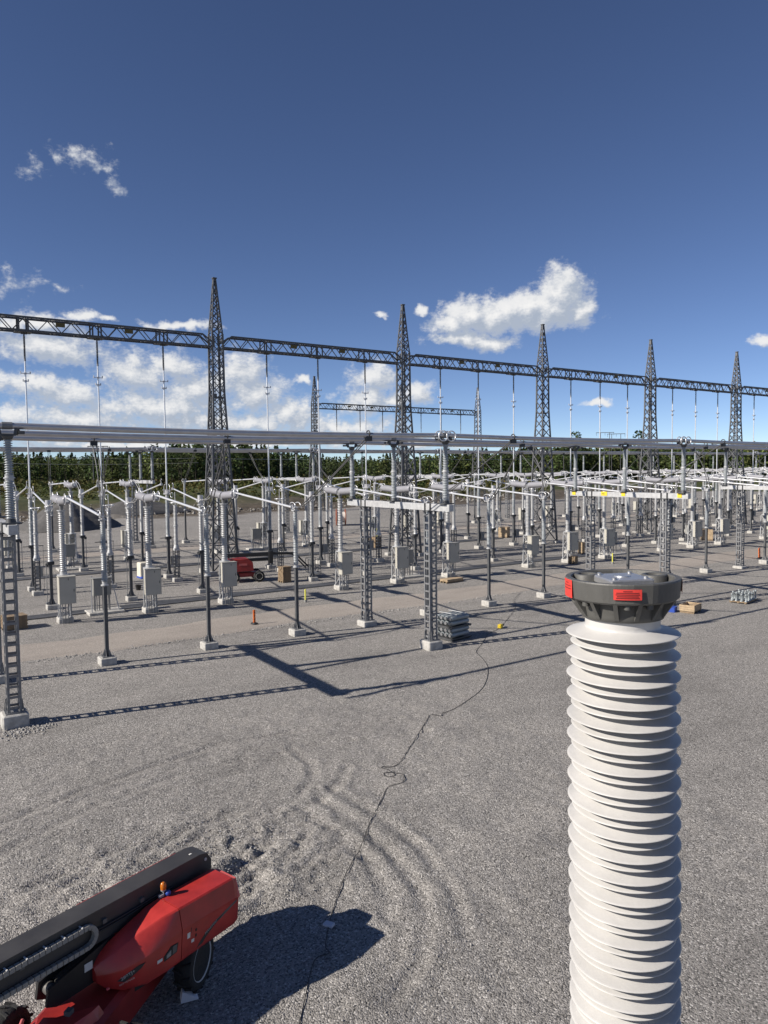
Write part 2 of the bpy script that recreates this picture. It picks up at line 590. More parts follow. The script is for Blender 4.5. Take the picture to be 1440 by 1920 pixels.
def sheds(z0, z1, core, rad, pitch, alt=0.0):
    """profile of a shedded insulator between two heights"""
    n = max(1, int(round((z1-z0)/pitch)))
    p = (z1-z0)/n
    prof = [(core, z0)]
    for i in range(n):
        r = rad if (i % 2 == 0 or not alt) else rad-alt
        b = z0+i*p
        prof += [(core, b+p*0.12), (r, b+p*0.30), (r, b+p*0.42), (core, b+p*0.86)]
    prof.append((core, z1))
    return prof


def parts(name, mbs, m, parent):
    return [q.build(name, m, parent) for q in mbs]


def shared(name, mb, m, parent, spots):
    """alike pieces sharing one mesh; spots are (location, rotation z)"""
    first = None
    for loc, rz in spots:
        if first is None:
            first = mb.build(name, m, parent)
            o = first
        else:
            o = bpy.data.objects.new(name, first.data)
            COL.objects.link(o)
            o.parent = parent
        o.location = loc
        o.rotation_euler = (0, 0, rz)


ORD = ['first', 'second', 'third', 'fourth', 'fifth', 'sixth', 'seventh', 'eighth', 'ninth']
POS = ['left', 'middle', 'right']

# ================================================================== SETTING
# ---- ground: one sheet, fine where the tyre ruts lie, coarse to the horizon
def axis_lines(segs):
    out = []
    for a, b, st in segs:
        n = max(1, int(round((b-a)/st)))
        out += [a+(b-a)*i/n for i in range(n)]
    out.append(segs[-1][1])
    return np.array(out)


gx = axis_lines([(-2600, -300, 230), (-300, -30, 27), (-30, 0, 2.5), (0, 19, 0.085), (19, 30, 0.4), (30, 200, 4), (200, 500, 15), (500, 3200, 150)])
gy = axis_lines([(-600, -40, 56), (-40, 8, 4), (8, 26, 0.085), (26, 34, 0.35), (34, 112, 3), (112, 200, 2.0), (200, 500, 12), (500, 3200, 150)])
GXm, GYm = np.meshgrid(gx, gy, indexing='ij')
Z = gh(GXm, GYm)


def vnoise(x, y, seed=0):
    rs = np.random.RandomState(seed)
    tab = rs.rand(256, 256)
    xi = np.floor(x).astype(int)
    yi = np.floor(y).astype(int)
    fx = x-xi
    fy = y-yi
    fx = fx*fx*(3-2*fx)
    fy = fy*fy*(3-2*fy)

    def t(i, j):
        return tab[i % 256, j % 256]
    a = t(xi, yi)*(1-fx)+t(xi+1, yi)*fx
    b = t(xi, yi+1)*(1-fx)+t(xi+1, yi+1)*fx
    return a*(1-fy)+b*fy


near = sstep(0, 1.0, GXm)*sstep(8, 9, GYm)*(1-sstep(18, 19, GXm))*(1-sstep(25, 26, GYm))
bump = 0.055*(vnoise(GXm*1.1, GYm*1.1, 1)-0.5)+0.03*(vnoise(GXm*3.1, GYm*3.1, 2)-0.5)+0.02*(vnoise(GXm*7, GYm*7, 3)-0.5)
churn = np.exp(-(((GXm-5.5)/3.0)**2+((GYm-16.0)/2.1)**2))
RU, RV = GXm*0.93+GYm*0.37, GYm*0.93-GXm*0.37
bump += churn*(0.24*(vnoise(RU*1.1, RV*3.4, 4)-0.5)+0.21*(vnoise(RU*2.6+3, RV*5.4, 5)-0.5)+0.18*(vnoise(GXm*7, GYm*7, 8)-0.5)+0.05*(vnoise(GXm*11, GYm*11, 9)-0.5))
churn2 = np.exp(-(((GXm-7.6)/1.0)**2+((GYm-30.0)/0.9)**2))
for ri_, rut in enumerate(RUTS):
    pts = np.array(rut)
    dmin = np.full(GXm.shape, 9.0)
    for a, b in zip(pts[:-1], pts[1:]):
        d = b-a
        t = np.clip(((GXm-a[0])*d[0]+(GYm-a[1])*d[1])/(d@d), 0, 1)
        dmin = np.minimum(dmin, np.hypot(GXm-a[0]-t*d[0], GYm-a[1]-t*d[1]))
    wv = 0.1+0.95*vnoise(GXm*1.7+ri_*9, GYm*1.7, 6)
    wd = 0.15
    bump += wv*(-0.055*np.exp(-(dmin/wd)**2)+0.040*np.exp(-((dmin-0.27)/0.10)**2))*(1+0.35*np.sin(dmin*0+GXm*22+GYm*17)*np.exp(-(dmin/wd)**2))
Z = Z+bump*near
far_rough = sstep(118, 128, GYm)
Z = Z+far_rough*(1.5*(vnoise(GXm*0.11, GYm*0.13, 12)-0.5)+1.0*(vnoise(GXm*0.32, GYm*0.35, 13)-0.5))
nx, ny = len(gx), len(gy)


def ground_z(x, y):
    """height of the built ground sheet"""
    i = int(np.clip(np.searchsorted(gx, x)-1, 0, nx-2))
    j = int(np.clip(np.searchsorted(gy, y)-1, 0, ny-2))
    return max(Z[i, j], Z[i+1, j], Z[i, j+1], Z[i+1, j+1])


me = bpy.data.meshes.new('ground')
idx = np.arange(nx*ny).reshape(nx, ny)
quads = np.stack([idx[:-1, :-1], idx[1:, :-1], idx[1:, 1:], idx[:-1, 1:]], -1).reshape(-1, 4)
me.vertices.add(nx*ny)
me.vertices.foreach_set('co', np.stack([GXm, GYm, Z], -1).reshape(-1).astype(np.float32))
me.loops.add(quads.size)
me.loops.foreach_set('vertex_index', quads.reshape(-1).astype(np.int32))
me.polygons.add(len(quads))
me.polygons.foreach_set('loop_start', np.arange(0, quads.size, 4, dtype=np.int32))
me.polygons.foreach_set('loop_total', np.full(len(quads), 4, np.int32))
me.polygons.foreach_set('use_smooth', np.ones(len(quads), bool))
me.materials.append(GRAVEL)
me.update(calc_edges=True)
me.validate()
go_ = bpy.data.objects.new('ground', me)
COL.objects.link(go_)
structure(go_)


def strip(name, y0, y1, x0, x1, m, seed):
    r = random.Random(seed)
    n = int((x1-x0)/1.2)
    mb = MB()
    rows = []
    ph = [r.uniform(0, 6) for _ in range(4)]
    for i in range(n+1):
        x = x0+(x1-x0)*i/n
        e0 = 0.22*math.sin(x*0.31+ph[0])+0.13*math.sin(x*0.9+ph[1])+r.uniform(-.1, .1)
        e1 = 0.25*math.sin(x*0.27+ph[2])+0.14*math.sin(x*1.1+ph[3])+r.uniform(-.1, .1)
        ya, yb = y0+e0, y1+e1
        rows.append([(x, yy, g(x, yy)+hh) for yy, hh in ((ya, -0.02), (ya+0.16, 0.035), (ya+0.6, 0.03), ((ya*2+yb)/3, 0.012), ((ya+yb)/2, 0.026), ((ya+2*yb)/3, 0.012), (yb-0.6, 0.03), (yb-0.16, 0.035), (yb, -0.02))])
    k = len(rows[0])
    mb._add([p for r_ in rows for p in r_], [(i*k+j, (i+1)*k+j, (i+1)*k+j+1, i*k+j+1) for i in range(n) for j in range(k-1)], True)
    return structure(mb.build(name, m))


strip('gravel_track', 37.5, 41.2, -12, 150, TRACKM, 3)
strip('gravel_track', 74.2, 77.6, -20, 175, TRACKM, 5)

# ---- loose stones pushed up along the near block and the churned gravel
mb = MB()


def stone(mb, x, y, z, s, r):
    a = r.uniform(0, 6.28)
    vs_ = []
    for k, (dx, dy, dz) in enumerate(((1, 0, 0), (0, 1, 0), (-1, 0, 0), (0, -1, 0), (0, 0, 0.8), (0, 0, -0.5))):
        q = s*r.uniform(0.6, 1.25)
        vs_.append((x+q*(dx*math.cos(a)-dy*math.sin(a)), y+q*(dx*math.sin(a)+dy*math.cos(a)), z+q*dz))
    mb._add(vs_, [(0, 1, 4), (1, 2, 4), (2, 3, 4), (3, 0, 4), (1, 0, 5), (2, 1, 5), (3, 2, 5), (0, 3, 5)])


r = random.Random(21)
for i in range(7000):
    x = r.uniform(0.6, 13)
    y = r.uniform(9.5, 22)
    if r.random() < 0.45:
        x, y = r.gauss(4.9, 1.9), r.gauss(16.6, 1.3)
    sz = r.uniform(0.010, 0.026)
    stone(mb, x, y, ground_z(x, y)+sz*0.2, sz, r)
for i in range(260):
    a = r.uniform(-0.3, 1.3)
    x = 3.0+r.gauss(0.2, 0.55)
    y = 28.0+r.gauss(0.0, 0.28)
    stone(mb, x, y, g(x, y)+0.02, r.uniform(0.02, 0.06), r)
for i in range(420):
    x = r.uniform(4.5, 36)
    y = 37.35+r.gauss(0, 0.16)
    stone(mb, x, y, g(x, y)+0.02, r.uniform(0.025, 0.07), r)
STONEM = mat('loose_stone', (0.30, 0.29, 0.275), 0.9, 0, 0.45, 30)
stuff(tag(mb.build('loose_stones', STONEM), 'loose grey stones strewn on the gravel between machine and track', 'stones'))

# ---- earth bank with boulders beyond the gravel yard
mb = MB()
for i in range(900):
    x = r.uniform(8, 130)
    y = 120+abs(r.gauss(0, 8))
    stone(mb, x, y, g(x, y)+0.05, r.choice((0.12, 0.18, 0.25, 0.4))*r.uniform(0.7, 1.3), r)
stuff(tag(mb.build('boulders', mat('grey_boulder', (0.24, 0.225, 0.20), 0.95, 0, 0.3, 1.5)), 'grey boulders scattered along the earth bank beyond the yard', 'boulders'))


# ---- foliage
def leaf_mat(name, hue):
    m = bpy.data.materials.new(name)
    m.use_nodes = True
    nt = m.node_tree
    b = nt.nodes['Principled BSDF']
    b.inputs['Roughness'].default_value = 0.75
    b.inputs['Specular IOR Level'].default_value = 0.2
    at = node(nt, 'ShaderNodeAttribute', attribute_name='tint')
    lk(nt, at.outputs['Color'], b.inputs['Base Color'])
    tr = node(nt, 'ShaderNodeBsdfTranslucent')
    lk(nt, at.outputs['Color'], tr.inputs['Color'])
    mx = node(nt, 'ShaderNodeMixShader')
    mx.inputs[0].default_value = 0.25
    lk(nt, b.outputs[0], mx.inputs[1])
    lk(nt, tr.outputs[0], mx.inputs[2])
    lk(nt, mx.outputs[0], nt.nodes['Material Output'].inputs['Surface'])
    return m


LEAF = leaf_mat('foliage', 0)
BARK = mat('bark', (0.05, 0.042, 0.034), 0.9, 0, 0.3, 2)


def leaf_quads(cent, size, rs):
    n = len(cent)
    nrm = rs.normal(size=(n, 3))
    nrm[:, 2] = np.abs(nrm[:, 2])+0.3
    nrm /= np.linalg.norm(nrm, axis=1)[:, None]
    a = np.cross(nrm, rs.normal(size=(n, 3)))
    a /= np.linalg.norm(a, axis=1)[:, None]
    b = np.cross(nrm, a)
    s = (size*rs.uniform(0.6, 1.3, n))[:, None]
    return np.stack([cent+a*s, cent+b*s*0.7, cent-a*s*0.9, cent-b*s*0.6], 1)


def crown(kind, h, rs, n):
    """leaf centres through a crown's volume, base at 0"""
    if kind == 'spruce':
        t = rs.rand(n)**0.75
        z = h*(0.10+0.90*t)
        rad = (1-t)**0.85*h*0.20*(0.75+0.25*np.sin(t*40))
        q = np.sqrt(rs.uniform(0.15, 1, n))
    elif kind == 'pine':
        t = rs.rand(n)
        z = h*(0.24+0.76*t)
        rad = h*0.18*np.sqrt(np.clip(1-((t-0.42)/0.60)**2, 0, 1))
        q = np.sqrt(rs.uniform(0.1, 1, n))
    else:
        t = rs.rand(n)
        z = h*(0.06+0.94*t)
        rad = h*0.24*np.sqrt(np.clip(1-((t-0.42)/0.62)**2, 0, 1))
        q = np.sqrt(rs.uniform(0.15, 1, n))
    a = rs.uniform(0, 2*math.pi, n)
    # clumps: pull the leaves together in groups so that gaps open between
    k = max(4, n//9)
    ia = rs.randint(0, k, n)
    ca = rs.uniform(0, 2*math.pi, k)
    a = np.where(rs.rand(n) < 0.7, ca[ia]+rs.normal(0, 0.22, n), a)
    return np.stack([rad*q*np.cos(a), rad*q*np.sin(a), z], 1)


TINT = {'spruce': (0.042, 0.065, 0.026), 'pine': (0.058, 0.085, 0.033), 'birch': (0.09, 0.12, 0.038), 'shrub': (0.075, 0.09, 0.028)}


def build_leaves(name, quads, tints, parent=None):
    n = len(quads)
    me = bpy.data.meshes.new(name)
    me.vertices.add(n*4)
    me.vertices.foreach_set('co', quads.reshape(-1).astype(np.float32))
    me.loops.add(n*4)
    me.loops.foreach_set('vertex_index', np.arange(n*4, dtype=np.int32))
    me.polygons.add(n)
    me.polygons.foreach_set('loop_start', np.arange(0, n*4, 4, dtype=np.int32))
    me.polygons.foreach_set('loop_total', np.full(n, 4, np.int32))
    ca = me.color_attributes.new('tint', 'FLOAT_COLOR', 'POINT')
    c4 = np.concatenate([np.repeat(tints, 4, 0), np.ones((n*4, 1))], 1)
    ca.data.foreach_set('color', c4.reshape(-1).astype(np.float32))
    me.materials.append(LEAF)
    me.update(calc_edges=True)
    o = bpy.data.objects.new(name, me)
    COL.objects.link(o)
    o.parent = parent
    return o


def wood(name, spots, label, leaves=85, seed=1):
    rs = np.random.RandomState(seed)
    Q, T = [], []
    tr = MB()
    for (x, y, h, kind) in spots:
        c = crown(kind, h, rs, int(leaves*rs.uniform(0.8, 1.2)))
        z = g(x, y)-0.3
        c += np.array([x, y, z])
        Q.append(leaf_quads(c, 0.055*h*(0.8 if kind != 'birch' else 0.95), rs))
        base = np.array(TINT[kind])*rs.uniform(0.65, 1.35)*np.array([rs.uniform(0.85, 1.25), 1, rs.uniform(0.8, 1.1)])
        T.append(base[None, :]*rs.uniform(0.7, 1.35, (len(c), 1)))
        tr.cyl((x, y, z), (x, y, z+h*0.8), 0.011*h, 0.003*h, 4, False)
    o = build_leaves(name, np.concatenate(Q), np.concatenate(T))
    stuff(tag(o, label, 'forest'))
    t = tr.build('trunks', BARK, o)
    stuff(t)
    return o


rs = np.random.RandomState(5)
spots = []
# wood on the rise at the left and behind the yard
for i in range(2300):
    az_ = rs.uniform(R(42), R(94))
    dd = rs.uniform(0, 1)**1.3*170
    base = 268+22*math.sin(az_*9)+14*math.sin(az_*23+1)
    rr = base+dd
    x, y = rr*math.cos(az_), rr*math.sin(az_)
    hk = 1.0+0.15*math.sin(az_*17)
    k = rs.choice(['spruce', 'pine', 'birch', 'pine'])
    spots.append((x, y, hk*rs.uniform(9.5, 12.6)*(1.18 if k == 'spruce' else 1.0), k))
wood('forest', spots, 'dark mixed forest on the rise behind the earth bank at left', 80, 3)
spots = []
for i in range(1700):
    az_ = rs.uniform(R(20), R(46))
    dd = rs.uniform(0, 1)**1.3*140
    base = 318+14*math.sin(az_*13)+10*math.sin(az_*31)
    rr = base+dd
    x, y = rr*math.cos(az_), rr*math.sin(az_)
    k = rs.choice(['spruce', 'pine', 'birch', 'birch'])
    spots.append((x, y, rs.uniform(12.5, 16.0), k))
wood('forest', spots, 'dark mixed forest behind the far bays at right', 80, 4)

# low shrubs on the bank
Q, T = [], []
for i in range(2300):
    az_ = rs.uniform(R(44), R(90))
    rr = rs.uniform(150, 275)
    x, y = rr*math.cos(az_), rr*math.sin(az_)
    if y < 128:
        continue
    h = rs.uniform(0.7, 2.1)*(0.6+0.8*sstep(150, 255, rr))
    n = 22
    c = rs.normal(size=(n, 3))*np.array([0.55, 0.55, 0.38])*h*0.6+np.array([x, y, g(x, y)+h*0.4])
    Q.append(leaf_quads(c, 0.24*h, rs))
    base = np.array(TINT['shrub'])*rs.uniform(0.55, 1.35)*np.array([rs.uniform(0.85, 1.5), 1, 1])
    T.append(base[None, :]*rs.uniform(0.7, 1.3, (n, 1)))
stuff(tag(build_leaves('shrubs', np.concatenate(Q), np.concatenate(T)), 'low green and olive shrubs on the bank before the forest', 'shrubs'))


def lone_tree(x, y, h, label, kind='pine', seed=1):
    rs2 = np.random.RandomState(seed)
    t = thing('pine_tree', label, 'tree', (x, y, g(x, y)-0.2), 0, 'tall pines above the far wood')
    mb = MB().cyl((0, 0, 0), (0, 0, h*0.93), 0.018*h, 0.004*h, 7)
    for k in range(9):
        a = rs2.uniform(0, 6.28)
        zz = h*rs2.uniform(0.45, 0.9)
        mb.cyl((0, 0, zz), (math.cos(a)*h*0.13, math.sin(a)*h*0.13, zz+h*0.06), 0.006*h, 0.002*h, 5)
    mb.build('trunk', BARK, t)
    c = crown(kind, h, rs2, 420)
    base = np.array(TINT[kind])
    build_leaves('crown', leaf_quads(c, 0.026*h, rs2), base[None, :]*rs2.uniform(0.6, 1.5, (len(c), 1)), t)


lone_tree(232, 208, 21.5, 'tall pine on the skyline left of the overhead line poles', seed=2)
lone_tree(246, 188, 21.0, 'tall pine on the skyline right of the overhead line poles', seed=3)

# ================================================================== SUBSTATION
BAY, PH, X0 = 18.59, 4.91, 7.65


def phx(n, k):
    return X0+PH*k+BAY*n


def foot(parent, s=0.72, h=0.34, bury=0.3):
    return MB().bbox((0, 0, (h-bury)/2), (s, s, h+bury), 0.035).build('footing', CONC, parent)


def gussets(parent, h0=0.34, s=0.46, hh=0.34, pw=0.16):
    mb = MB().box((0, 0, h0+0.02), (s, s, 0.04))
    for a in range(4):
        ca, sa = math.cos(a*math.pi/2), math.sin(a*math.pi/2)
        for off_ in (-0.06, 0.06):
            p = [(pw/2, off_, h0+0.04), (s/2-0.02, off_, h0+0.04), (pw/2, off_, h0+0.04+hh)]
            q = []
            for t in (-0.008, 0.008):
                for x, y, z in p:
                    q.append((x*ca-(y+t)*sa, x*sa+(y+t)*ca, z))
            mb._add(q, [(0, 1, 2), (5, 4, 3), (0, 3, 4, 1), (1, 4, 5, 2), (2, 5, 3, 0)])
    for bx in (-1, 1):
        for by in (-1, 1):
            mb.cyl((bx*s*0.42, by*s*0.42, h0+0.03), (bx*s*0.42, by*s*0.42, h0+0.11), 0.018, None, 6)
    return mb.build('base_plate', GALV, parent)


# ---- post insulator (rows nearest the two busbars)
def make_post():
    t = thing('post_insulator', '', 'insulator')
    foot(t)
    gussets(t)
    MB().bbox((0, 0, 0.38+1.65), (0.165, 0.165, 3.30), 0.012).build('pole', GALV_D, t)
    f = MB().cyl((0, 0, 3.66), (0, 0, 3.72), 0.17, None, 14)
    f.cyl((0, 0, 3.72), (0, 0, 3.86), 0.11, 0.12, 14)
    f.build('flange', GALV_L, t)
    MB().lathe(sheds(3.86, 5.16, 0.085, 0.145, 0.088), 16).build('insulator', PORC, t)
    MB().cyl((0, 0, 5.16), (0, 0, 5.34), 0.125, None, 14).cyl((0, 0, 5.23), (0, 0, 5.27), 0.16, None, 14).build('joint', GALV_L, t)
    MB().lathe(sheds(5.34, 6.55, 0.078, 0.135, 0.088), 16).build('insulator', PORC, t)
    MB().cyl((0, 0, 6.55), (0, 0, 6.68), 0.11, None, 14).box((0, 0, 6.71), (0.34, 0.34, 0.05)).build('cap', GALV_L, t)
    mb = MB().box((0, 0, 6.80), (0.10, 0.34, 0.14)).box((0, 0.16, 6.90), (0.2, 0.09, 0.2))
    mb.cyl((-0.12, -0.12, 6.86), (0.12, -0.12, 6.86), 0.06, None, 8)
    mb.build('terminal', ALU, t)
    for sx in (-1, 1):
        pts = [(sx*0.16, 0.34*math.cos(a), 6.98+0.17*math.sin(a)) for a in [i*2*math.pi/14 for i in range(11)]]
        MB().tube(pts, 0.022, 6).build('grading_ring', ALU_L, t)
    freeze(t)
    return t


# ---- circuit breaker: lattice stand, cabinet, column, two-chamber head along y
def make_breaker():
    t = thing('circuit_breaker', '', 'breaker')
    foot(t, 0.82, 0.30)
    s = 0.29
    for sx in (-1, 1):
        for sy in (-1, 1):
            mb = MB().bar((sx*s, sy*s, 0.3), (sx*s*0.86, sy*s*0.86, 2.74), 0.065, 0.065)
            mb.box((sx*s, sy*s, 0.32), (0.16, 0.16, 0.04))
            mb.build('leg', GALV_L, t)
    br = MB()
    hs = [0.36, 0.95, 1.54, 2.13, 2.70]
    for i in range(4):
        a, b = s*(1-0.14*hs[i]/2.74), s*(1-0.14*hs[i+1]/2.74)
        for k in range(4):
            c = [(-1, -1), (1, -1), (1, 1), (-1, 1)]
            (x0, y0), (x1, y1) = c[k], c[(k+1) % 4]
            if i % 2:
                x0, y0, x1, y1 = x1, y1, x0, y0
            br.bar((x0*a, y0*a, hs[i]), (x1*b, y1*b, hs[i+1]), 0.034, 0.034)
    br.build('stand_bracing', GALV_L, t)
    # cabinet in front of the stand
    c = MB().bbox((0.04, -0.60, 1.96), (0.92, 0.50, 1.56), 0.025).build('cabinet', CAB, t)
    MB().bbox((0.04, -0.60, 2.752), (0.97, 0.56, 0.035), 0.01).build('cabinet_roof', CAB, c)
    MB().box((0.04, -0.857, 1.95), (0.84, 0.016, 1.44)).build('door', CAB, c)
    MB().box((0.09, -0.871, 2.60), (0.03, 0.012, 0.12)).build('nameplate', DARK, c)
    MB().box((0.38, -0.874, 1.95), (0.03, 0.02, 0.16)).build('handle', DARK, c)
    for bz in (1.5, 2.3):
        MB().box((0.04, -0.33, bz), (0.5, 0.12, 0.1)).build('bracket', GALV, t)
    shared('conduit', MB().cyl((0, -0.58, 0.0), (0, -0.58, 1.18), 0.025, None, 6), GALV, t, [((dx, 0, 0), 0) for dx in (-0.22, -0.06, 0.1, 0.26)])
    MB().cyl((0, 0, 2.74), (0, 0, 2.80), 0.36, None, 16).cyl((0, 0, 2.80), (0, 0, 2.96), 0.2, 0.19, 16).build('flange', GALV_L, t)
    MB().lathe(sheds(2.96, 6.42, 0.118, 0.205, 0.118, 0.014), 18).build('insulator', PORC_W, t)
    MB().cyl((0, 0, 6.42), (0, 0, 6.52), 0.19, None, 16).cyl((0, 0, 6.50), (0, 0, 6.545), 0.25, None, 16).build('top_flange', GALV_L, t)
    mb = MB().cyl((0, 0, 6.54), (0, 0, 6.80), 0.10, 0.13, 12).box((0, 0, 6.98), (0.30, 0.36, 0.34))
    mb.build('gear_housing', GALV, t)
    for sy in (-1, 1):
        mb = MB().lathe([(0.19, 0.14), (0.232, 0.17)]+[q for i in range(17) for q in ((0.252, 0.22+i*0.09), (0.228, 0.265+i*0.09))]+[(0.246, 1.78), (0.246, 1.86), (0.19, 1.90)], 18, (0, 0, 7.06), axis=(0, sy, 0.06))
        ch = mb.build('interrupter', INTER, t)
        e = Vector((0, sy*1.93, 7.06+0.115))
        mb = MB().box(e+Vector((0, 0, 0.06)), (0.12, 0.12, 0.34))
        mb.box(e+Vector((0, sy*0.08, 0.22)), (0.26, 0.16, 0.05))
        mb.build('terminal', ALU_L, ch)
        for sx in (-1, 1):
            pts = [(sx*0.13, e.y+sy*0.02+0.27*math.cos(a), e.z+0.05+0.30*math.sin(a)) for a in [i*2*math.pi/16 for i in range(14)]]
            MB().tube(pts, 0.02, 6).build('grading_ring', ALU_L, ch)
    freeze(t)
    return t


# ---- knee disconnector: slender post with a metal head; arm reaches +y
def make_disc():
    t = thing('disconnector', '', 'disconnector')
    foot(t, 0.66, 0.30)
    gussets(t, 0.30, 0.44, 0.36, 0.17)
    MB().bbox((0, 0, 0.34+1.24), (0.18, 0.18, 2.48), 0.012).build('pole', GALV_D, t)
    MB().bbox((0.0, 0, 2.92), (0.42, 0.30, 0.22), 0.03).box((-0.2, 0.1, 2.80), (0.16, 0.16, 0.2)).build('drive_head', DARK, t)
    mb = MB().cyl((-0.26, -0.05, 0.34), (-0.26, -0.05, 2.86), 0.022, None, 6)
    mb.box((-0.26, -0.05, 0.40), (0.16, 0.16, 0.12))
    mb.build('drive_rod', GALV, t)
    MB().cyl((0, 0, 3.03), (0, 0, 3.16), 0.16, 0.13, 14).build('flange', GALV_L, t)
    MB().lathe(sheds(3.16, 6.06, 0.092, 0.162, 0.112), 16).build('insulator', PORC_W, t)
    MB().cyl((0, 0, 6.06), (0, 0, 6.2), 0.14, None, 14).cyl((0, 0, 6.2), (0, 0, 6.24), 0.24, None, 14).build('cap', GALV_L, t)
    h = MB().cyl((0, 0, 6.24), (0, 0, 6.46), 0.17, None, 14).cyl((0, 0, 6.46), (0, 0, 6.9), 0.20, 0.19, 16).box((0.02, 0.24, 6.50), (0.24, 0.20, 0.24))
    h.cyl((-0.2, 0.22, 6.48), (0.2, 0.22, 6.48), 0.07, None, 10)
    hd = h.build('head', ALU, t)
    MB().ring((0, -0.16, 6.36), 0.2, 0.022, 14, (0.4, 1, 0.2)).build('grading_ring', ALU_L, hd)
    # arm with its end fitting
    a0, a1 = Vector((0, 0.32, 6.50)), Vector((0, 6.05, 7.26))
    MB().cyl(a0, a1, 0.058, 0.05, 10).build('arm', ALU_L, t)
    mb = MB().box(a1+Vector((0, 0.08, 0.0)), (0.14, 0.3, 0.16))
    mb.tube([a1+Vector((0, 0.1, 0.05)), a1+Vector((0, 0.0, 0.34)), a1+Vector((0, 0.14, 0.46)), a1+Vector((0, 0.30, 0.36))], 0.022, 6)
    mb.build('contact', ALU, t)
    freeze(t)
    return t


# ---- earthing post with a big corona ring (just before the gantry line)
def make_ringpost():
    t = thing('ring_post', '', 'insulator')
    foot(t, 0.70, 0.30)
    shared('leg', MB().box((0, 0, 0.3+1.06), (0.06, 0.06, 2.12)), GALV_D, t, [((sx*0.16, sy*0.16, 0), 0) for sx in (-1, 1) for sy in (-1, 1)])
    mb = MB()
    for k in range(4):
        c = [(-1, -1), (1, -1), (1, 1), (-1, 1)]
        mb.bar((c[k][0]*0.16, c[k][1]*0.16, 0), (c[(k+1) % 4][0]*0.16, c[(k+1) % 4][1]*0.16, 0), 0.03, 0.05)
    shared('batten', mb, GALV, t, [((0, 0, 0.45+i*0.26), 0) for i in range(8)])
    MB().bbox((0, 0, 2.50), (0.42, 0.42, 0.18), 0.03).cyl((0, 0, 2.6), (0, 0, 2.86), 0.21, 0.15, 16).build('base_tank', GALV_L, t)
    MB().lathe(sheds(2.86, 4.20, 0.10, 0.175, 0.105), 16).build('insulator', PORC_W, t)
    MB().cyl((0, 0, 4.20), (0, 0, 4.40), 0.15, None, 14).cyl((0, 0, 4.27), (0, 0, 4.32), 0.19, None, 14).build('joint', GALV_L, t)
    MB().lathe(sheds(4.40, 5.72, 0.095, 0.165, 0.105), 16).build('insulator', PORC_W, t)
    MB().cyl((0, 0, 5.72), (0, 0, 5.9), 0.13, None, 14).cyl((0, 0, 5.9), (0, 0, 6.9), 0.03, None, 8).build('cap', GALV_L, t)
    rg = MB().ring((0, 0, 6.08), 0.37, 0.03, 24, (0, 0, 1), 8)
    for a in range(3):
        an = a*2.094+0.4
        rg.bar((0.12*math.cos(an), 0.12*math.sin(an), 5.86), (0.37*math.cos(an), 0.37*math.sin(an), 6.08), 0.022)
    rg.build('corona_ring', ALU_L, t)
    freeze(t)
    return t


# ---- contact column under each hanging conductor
def make_contact():
    t = thing('contact_column', '', 'disconnector')
    foot(t, 0.74, 0.30)
    gussets(t, 0.30, 0.5, 0.4, 0.22)
    MB().bbox((0, 0, 0.34+1.38), (0.22, 0.22, 2.76), 0.015).build('pole', GALV_D, t)
    MB().bbox((0, 0, 3.2), (0.46, 0.34, 0.22), 0.03).build('drive_head', DARK, t)
    c = MB().bbox((0.42, -0.02, 1.35), (0.44, 0.30, 0.72), 0.02).build('drive_box', CABG, t)
    MB().box((0.21, -0.02, 1.35), (0.06, 0.1, 0.3)).build('bracket', GALV, c)
    MB().cyl((0.34, 0.05, 1.70), (0.34, 0.05, 3.15), 0.02, None, 6).build('drive_rod', GALV, t)
    MB().cyl((0.42, 0.0, 0.1), (0.42, 0.0, 1.0), 0.03, None, 6).build('conduit', GALV, t)
    MB().box((0.5, 0, 3.22), (0.5, 0.06, 0.05)).cyl((0.72, 0, 0.1), (0.72, 0, 3.2), 0.012, None, 5).build('side_arm', GALV_D, t)
    MB().box((-0.42, 0, 3.2), (0.4, 0.06, 0.05)).build('side_arm', GALV_D, t)
    MB().cyl((0, 0, 3.31), (0, 0, 3.46), 0.17, 0.14, 14).build('flange', GALV_L, t)
    MB().lathe(sheds(3.46, 4.84, 0.105, 0.178, 0.10), 16).build('insulator', PORC, t)
    MB().cyl((0, 0, 4.84), (0, 0, 5.02), 0.15, None, 14).cyl((0, 0, 4.9), (0, 0, 4.95), 0.19, None, 14).build('joint', GALV_L, t)
    MB().lathe(sheds(5.02, 6.42, 0.098, 0.168, 0.10), 16).build('insulator', PORC, t)
    MB().cyl((0, 0, 6.42), (0, 0, 6.58), 0.13, None, 14).build('cap', GALV_L, t)
    h = MB().box((0, 0, 6.68), (0.30, 0.9, 0.10)).box((0, 0, 6.86), (0.16, 0.5, 0.26))
    for sy in (-1, 1):
        h.box((0, sy*0.46, 6.86), (0.20, 0.12, 0.30))
        h.cyl((-0.2, sy*0.5, 6.98), (0.2, sy*0.5, 6.98), 0.035, None, 8)
    h.cyl((0, 0, 6.95), (0, 0, 7.5), 0.045, None, 10)
    hd = h.build('contact_head', ALU, t)
    for sy in (-1, 1):
        pts = [(0, sy*(0.5+0.26*math.sin(a)), 7.12+0.30*math.cos(a)) for a in [i*math.pi/9-0.4 for i in range(11)]]
        MB().tube(pts, 0.022, 6).build('arcing_horn', ALU_L, hd)
    MB().ring((0.14, -0.75, 6.6), 0.2, 0.02, 14, (1, 0.2, 0)).build('grading_ring', ALU_L, hd)
    freeze(t)
    return t


